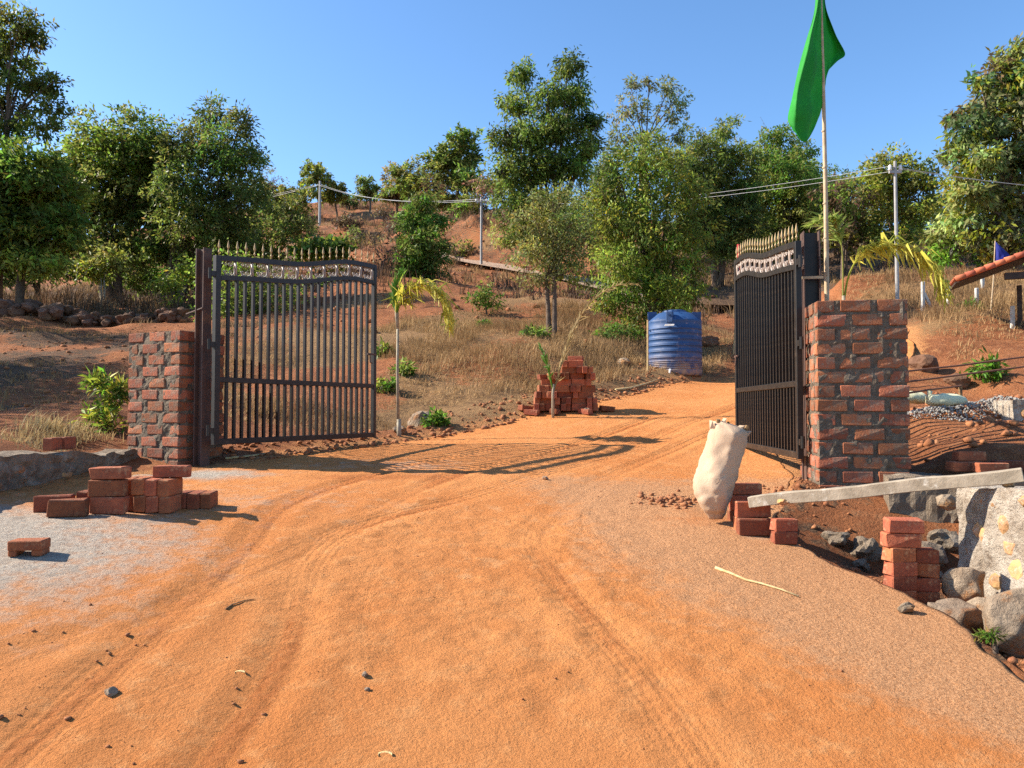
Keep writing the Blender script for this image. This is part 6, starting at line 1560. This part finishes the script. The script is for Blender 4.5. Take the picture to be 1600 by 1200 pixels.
# ------------------------------------------------------------------ young palms
def frond(parent, org, pts, n, L0, W0, cols, seed, name='frond', rr=0.012, hang=0.9, both=True, t0=0.06):
    """rachis through pts with leaflets; hang: how far they droop"""
    rs = np.random.RandomState(seed)
    path = spline([list(p_) for p_ in pts], 10); s = np.r_[0, np.cumsum(np.linalg.norm(np.diff(path, axis=0), axis=1))]; s /= s[-1]
    V = []; F = []; Cc = []
    tb = MB().tube([Vector(q) - org for q in path[::2]], [rr * (1 - 0.75 * t_) for t_ in s[::2]], 6)
    vt_ = [tuple(v) for v in tb.v]
    verts = list(vt_); faces = [f if len(f) == 4 else None for f in tb.f]; faces = [f for f in faces if f]; cols_ = [list(cols[1]) + [1]] * len(vt_)
    for k in range(n):
        t_ = t0 + (1 - t0) * k / (n - 1); p_ = np.array([np.interp(t_, s, path[:, j]) for j in range(3)]) - np.array(org)
        i = min(len(path) - 2, int(np.searchsorted(s, t_))); tg = path[min(i + 1, len(path) - 1)] - path[max(i - 1, 0)]; tg /= np.linalg.norm(tg)
        side = np.cross(tg, [0, 0, 1]); side /= np.linalg.norm(side) + 1e-9
        l = L0 * (0.55 + 0.6 * math.sin(math.pi * min(1, t_ * 0.9 + 0.12))) * (0.8 + 0.4 * rs.rand())
        for sg in ((-1, 1) if both else (1,)):
            d0 = side * sg * 0.75 + tg * 0.55 + np.array([0, 0, 0.15]) + rs.normal(size=3) * 0.26; d0 /= np.linalg.norm(d0)
            hg = np.clip(hang * (0.6 + 0.7 * rs.rand()), 0, 0.97); d1 = d0 * (1 - hg) + np.array([0, 0, -1.0]) * hg + tg * 0.25 + rs.normal(size=3) * 0.15; d1 /= np.linalg.norm(d1)
            a = p_; m_ = a + d0 * l * 0.45; e = m_ + d1 * l * 0.55
            wv = np.cross(d0, [0, 0, 1.0]) * 0.6 + tg * 0.5; wv = wv / (np.linalg.norm(wv) + 1e-9) * W0
            c = np.array(cols[0]) * (0.75 + 0.5 * rs.rand()) if rs.rand() < 0.75 else np.array(cols[1]) * (0.8 + 0.4 * rs.rand())
            b0 = len(verts)
            verts += [tuple(a - wv * 0.3), tuple(a + wv * 0.3), tuple(m_ + wv * 0.5), tuple(m_ - wv * 0.5), tuple(e + wv * 0.08), tuple(e - wv * 0.08)]
            faces += [(b0, b0 + 1, b0 + 2, b0 + 3), (b0 + 3, b0 + 2, b0 + 4, b0 + 5)]; cols_ += [[*c, 1]] * 6
    return link(name, mesh_np(name, np.array(verts), np.array(faces), M['leaf'], False, np.array(cols_)), parent)
YEL = ((0.62, 0.56, 0.09), (0.40, 0.42, 0.06)); GRN = ((0.10, 0.24, 0.03), (0.16, 0.28, 0.04)); DRY = ((0.46, 0.36, 0.16), (0.40, 0.30, 0.14))
def stem(parent, org, pts, radii, name, mat):
    MB().tube([Vector(q) - org for q in pts], radii, 9).build(name, mat, parent, True)
# left palm
d = 9.75; o = P(624, 684, d); o.z = gz(o.x, o.y)
pa = empty('young_palm', o); tag(pa, 'young palm with one arching yellow frond right of the left gate', 'palm')
stem(pa, o, [o - Vector((0, 0, 0.05)), P(623, 655, d)], [0.030, 0.027], 'stake', M['palm_stem'])
stem(pa, o, [P(622, 660, d), P(621, 580, d), P(621.5, 512, d)], [0.021, 0.018, 0.017], 'trunk', M['palm_stem'])
stem(pa, o, [P(621.5, 514, d), P(620, 490, d), P(618, 465, d)], [0.018, 0.026, 0.016], 'crownshaft', M['palm_stem'])
frond(pa, o, [P(620, 495, d), P(617, 468, d), P(619, 448, d), P(627, 428, d)], 60, 0.20, 0.035, GRN, 3, 'spear_leaf', 0.012, 0.05)
frond(pa, o, [P(620, 492, d), P(630, 462, d - 0.05), P(655, 444, d - 0.15), P(680, 453, d - 0.2), P(696, 478, d - 0.2), P(703, 508, d - 0.2)], 84, 0.32, 0.034, YEL, 4, 'frond', 0.012, 0.75)
# palm by the brick pile
d = 11.0; o = P(864, 636, d); o.z = gz(o.x, o.y)
pb = empty('young_palm', o); tag(pb, 'thin young palm with a long arched dry frond before the brick pile', 'palm')
stem(pb, o, [o - Vector((0, 0, 0.05)), P(864, 615, d), P(865, 600, d)], [0.022, 0.020, 0.016], 'trunk', M['palm_stem'])
frond(pb, o, [P(864, 608, d), P(857, 580, d), P(850, 555, d), P(843, 540, d)], 34, 0.14, 0.022, GRN, 5, 'frond', 0.014, 0.05)
frond(pb, o, [P(865, 612, d), P(877, 570, d), P(892, 525, d), P(912, 487, d - 0.05), P(935, 462, d - 0.1), P(965, 446, d - 0.15), P(997, 444, d - 0.2)], 70, 0.17, 0.018, DRY, 6, 'frond', 0.013, 0.15)
# palm behind the right pillar
d = 8.4; o = P(1319, 480, d); o.z = gz(o.x, o.y)
pc = empty('young_palm', o); tag(pc, 'young palm with hanging yellow frond behind the right pillar', 'palm')
stem(pc, o, [o - Vector((0, 0, 0.05)), P(1319, 520, d), P(1318, 462, d)], [0.03, 0.026, 0.018], 'trunk', M['palm_stem'])
frond(pc, o, [P(1317, 470, d), P(1317, 430, d), P(1315, 385, d), P(1305, 355, d), P(1288, 342, d - 0.1), P(1270, 350, d - 0.2)], 56, 0.22, 0.03, ((0.22, 0.30, 0.06), (0.36, 0.36, 0.10)), 7, 'frond', 0.011, 0.3, True, 0.5)
frond(pc, o, [P(1319, 468, d), P(1325, 435, d), P(1338, 408, d), P(1365, 388, d - 0.1), P(1400, 384, d - 0.2), P(1440, 402, d - 0.3), P(1464, 430, d - 0.35), P(1478, 465, d - 0.35)], 100, 0.30, 0.030, YEL, 8, 'frond', 0.012, 0.8, True, 0.25)

# ------------------------------------------------------------------ dry grass
def grass(name, label, pts, blades, h0, h1, seed, w=0.006, colr=((0.41, 0.265, 0.125), (0.24, 0.145, 0.07))):
    rs = np.random.RandomState(seed); pts = np.array(pts); n = len(pts); k = np.repeat(np.arange(n), blades); m = len(k)
    patch = sstep(-0.5, 0.6, fbm(pts[:, 0], pts[:, 1], 0.7, 3, seed + 50)); tone = sstep(-0.6, 0.6, fbm(pts[:, 0], pts[:, 1], 0.45, 3, seed + 60))
    hh = ((h0 + (h1 - h0) * rs.rand(n)) * (0.35 + 0.95 * patch))[k] * (0.5 + 0.6 * rs.rand(m))
    p = pts[k] + np.c_[rs.normal(size=(m, 2)) * 0.11, np.zeros(m) - 0.02]
    a = rs.rand(m) * 6.283 * 0.7 + (tone * 4)[k]; ln = (0.1 + 1.3 * rs.rand(m) ** 1.5) * hh
    d = np.c_[np.cos(a) * ln, np.sin(a) * ln, hh]; s = np.c_[-np.sin(a), np.cos(a), np.zeros(m)] * (w * (0.6 + 0.8 * rs.rand(m)))[:, None]
    mid = p + d * np.array([0.35, 0.35, 0.6]); tip = p + d * np.array([1, 1, 0.95])
    v = np.stack([p - s, p + s, mid + s * 0.7, mid - s * 0.7, tip], 1).reshape(-1, 3)
    b = np.arange(m)[:, None] * 5
    c1, c2 = np.array(colr[0]), np.array(colr[1]); t_ = np.clip(rs.rand(n)[k] * 0.35 + rs.rand(m) * 0.3 + 0.55 * (1 - tone)[k] - 0.1, 0, 1)[:, None]
    c = np.repeat(np.c_[(c1 * (1 - t_) + c2 * t_) * (0.8 + 0.4 * rs.rand(m, 1)), np.ones(m)], 5, 0)
    f = np.vstack([b + np.array([0, 1, 2]), b + np.array([0, 2, 3]), b + np.array([3, 2, 4])])
    return tag(link(name, mesh_np(name, v, f, M['straw'], False, c)), label, 'dry grass', kind='stuff')
def field(n, x0, x1, y0, y1, seed, fn, noise_cut=-0.2, freq=0.35):
    r = np.random.RandomState(seed); y = y0 + (y1 - y0) * r.rand(n); x = x0 + (x1 - x0) * r.rand(n)
    k = fn(x, y) & (fbm(x, y, freq, 3, seed) > noise_cut); x, y = x[k], y[k]
    z, de, ins, du, up = ground_z(x, y); k = ~ins & (de > 0.5) & (du > 1.4); return np.c_[x, y, z][k]
slope = lambda x, y: (x > -0.40 * y) & (x - 0.40 * (y - 9) < 1.6)
grass('dry_grass', 'straw coloured dry grass over the middle slope', field(12500, -7, 7, 9.6, 21, 3, lambda x, y: slope(x, y) & (fbm(x, y, 0.3, 3, 77) + 0.5 - sstep(16, 22, y) > -0.35), -0.5), 15, 0.05, 0.24, 4, 0.0045)
grass('dry_grass', 'straw coloured dry grass on the right bank', field(6500, 5, 16, 11.5, 22, 5, lambda x, y: (x - 0.16 * (y - 12) > 5.0), -0.45), 14, 0.08, 0.28, 6, 0.0045)
grass('dry_grass', 'sparse dry grass over the upper hillside', field(9000, -34, 34, 23, 84, 7, lambda x, y: np.abs(x) < 0.75 * y, 0.0, 0.12), 14, 0.2, 0.55, 8, 0.014)
grass('dry_scrub', 'brown leafless scrub over the upper hillside', field(6500, -34, 34, 21, 84, 17, lambda x, y: np.abs(x) < 0.75 * y, -0.1, 0.2), 16, 0.25, 0.85, 18, 0.013, ((0.17, 0.10, 0.06), (0.085, 0.055, 0.035)))
grass('dry_scrub', 'brown scrub and litter under the left trees', field(3000, -26, -5, 21, 40, 19, lambda x, y: x < -0.28 * y, -0.2, 0.3), 14, 0.1, 0.4, 20, 0.010, ((0.16, 0.10, 0.05), (0.07, 0.055, 0.03)))
grass('dry_grass', 'dry grass tuft behind the low cement wall', field(260, -4.9, -3.95, 6.9, 8.2, 9, lambda x, y: x < -3.95, -0.1, 0.8), 16, 0.06, 0.18, 10, 0.004, ((0.52, 0.40, 0.20), (0.38, 0.26, 0.12)))
grass('dry_grass', 'sparse dry weeds over the bare left slope', field(1800, -14, -3.5, 9, 22, 11, lambda x, y: x < -0.40 * y + 0.4, 0.1, 0.4), 10, 0.06, 0.22, 12, 0.006, ((0.34, 0.22, 0.10), (0.22, 0.13, 0.06)))
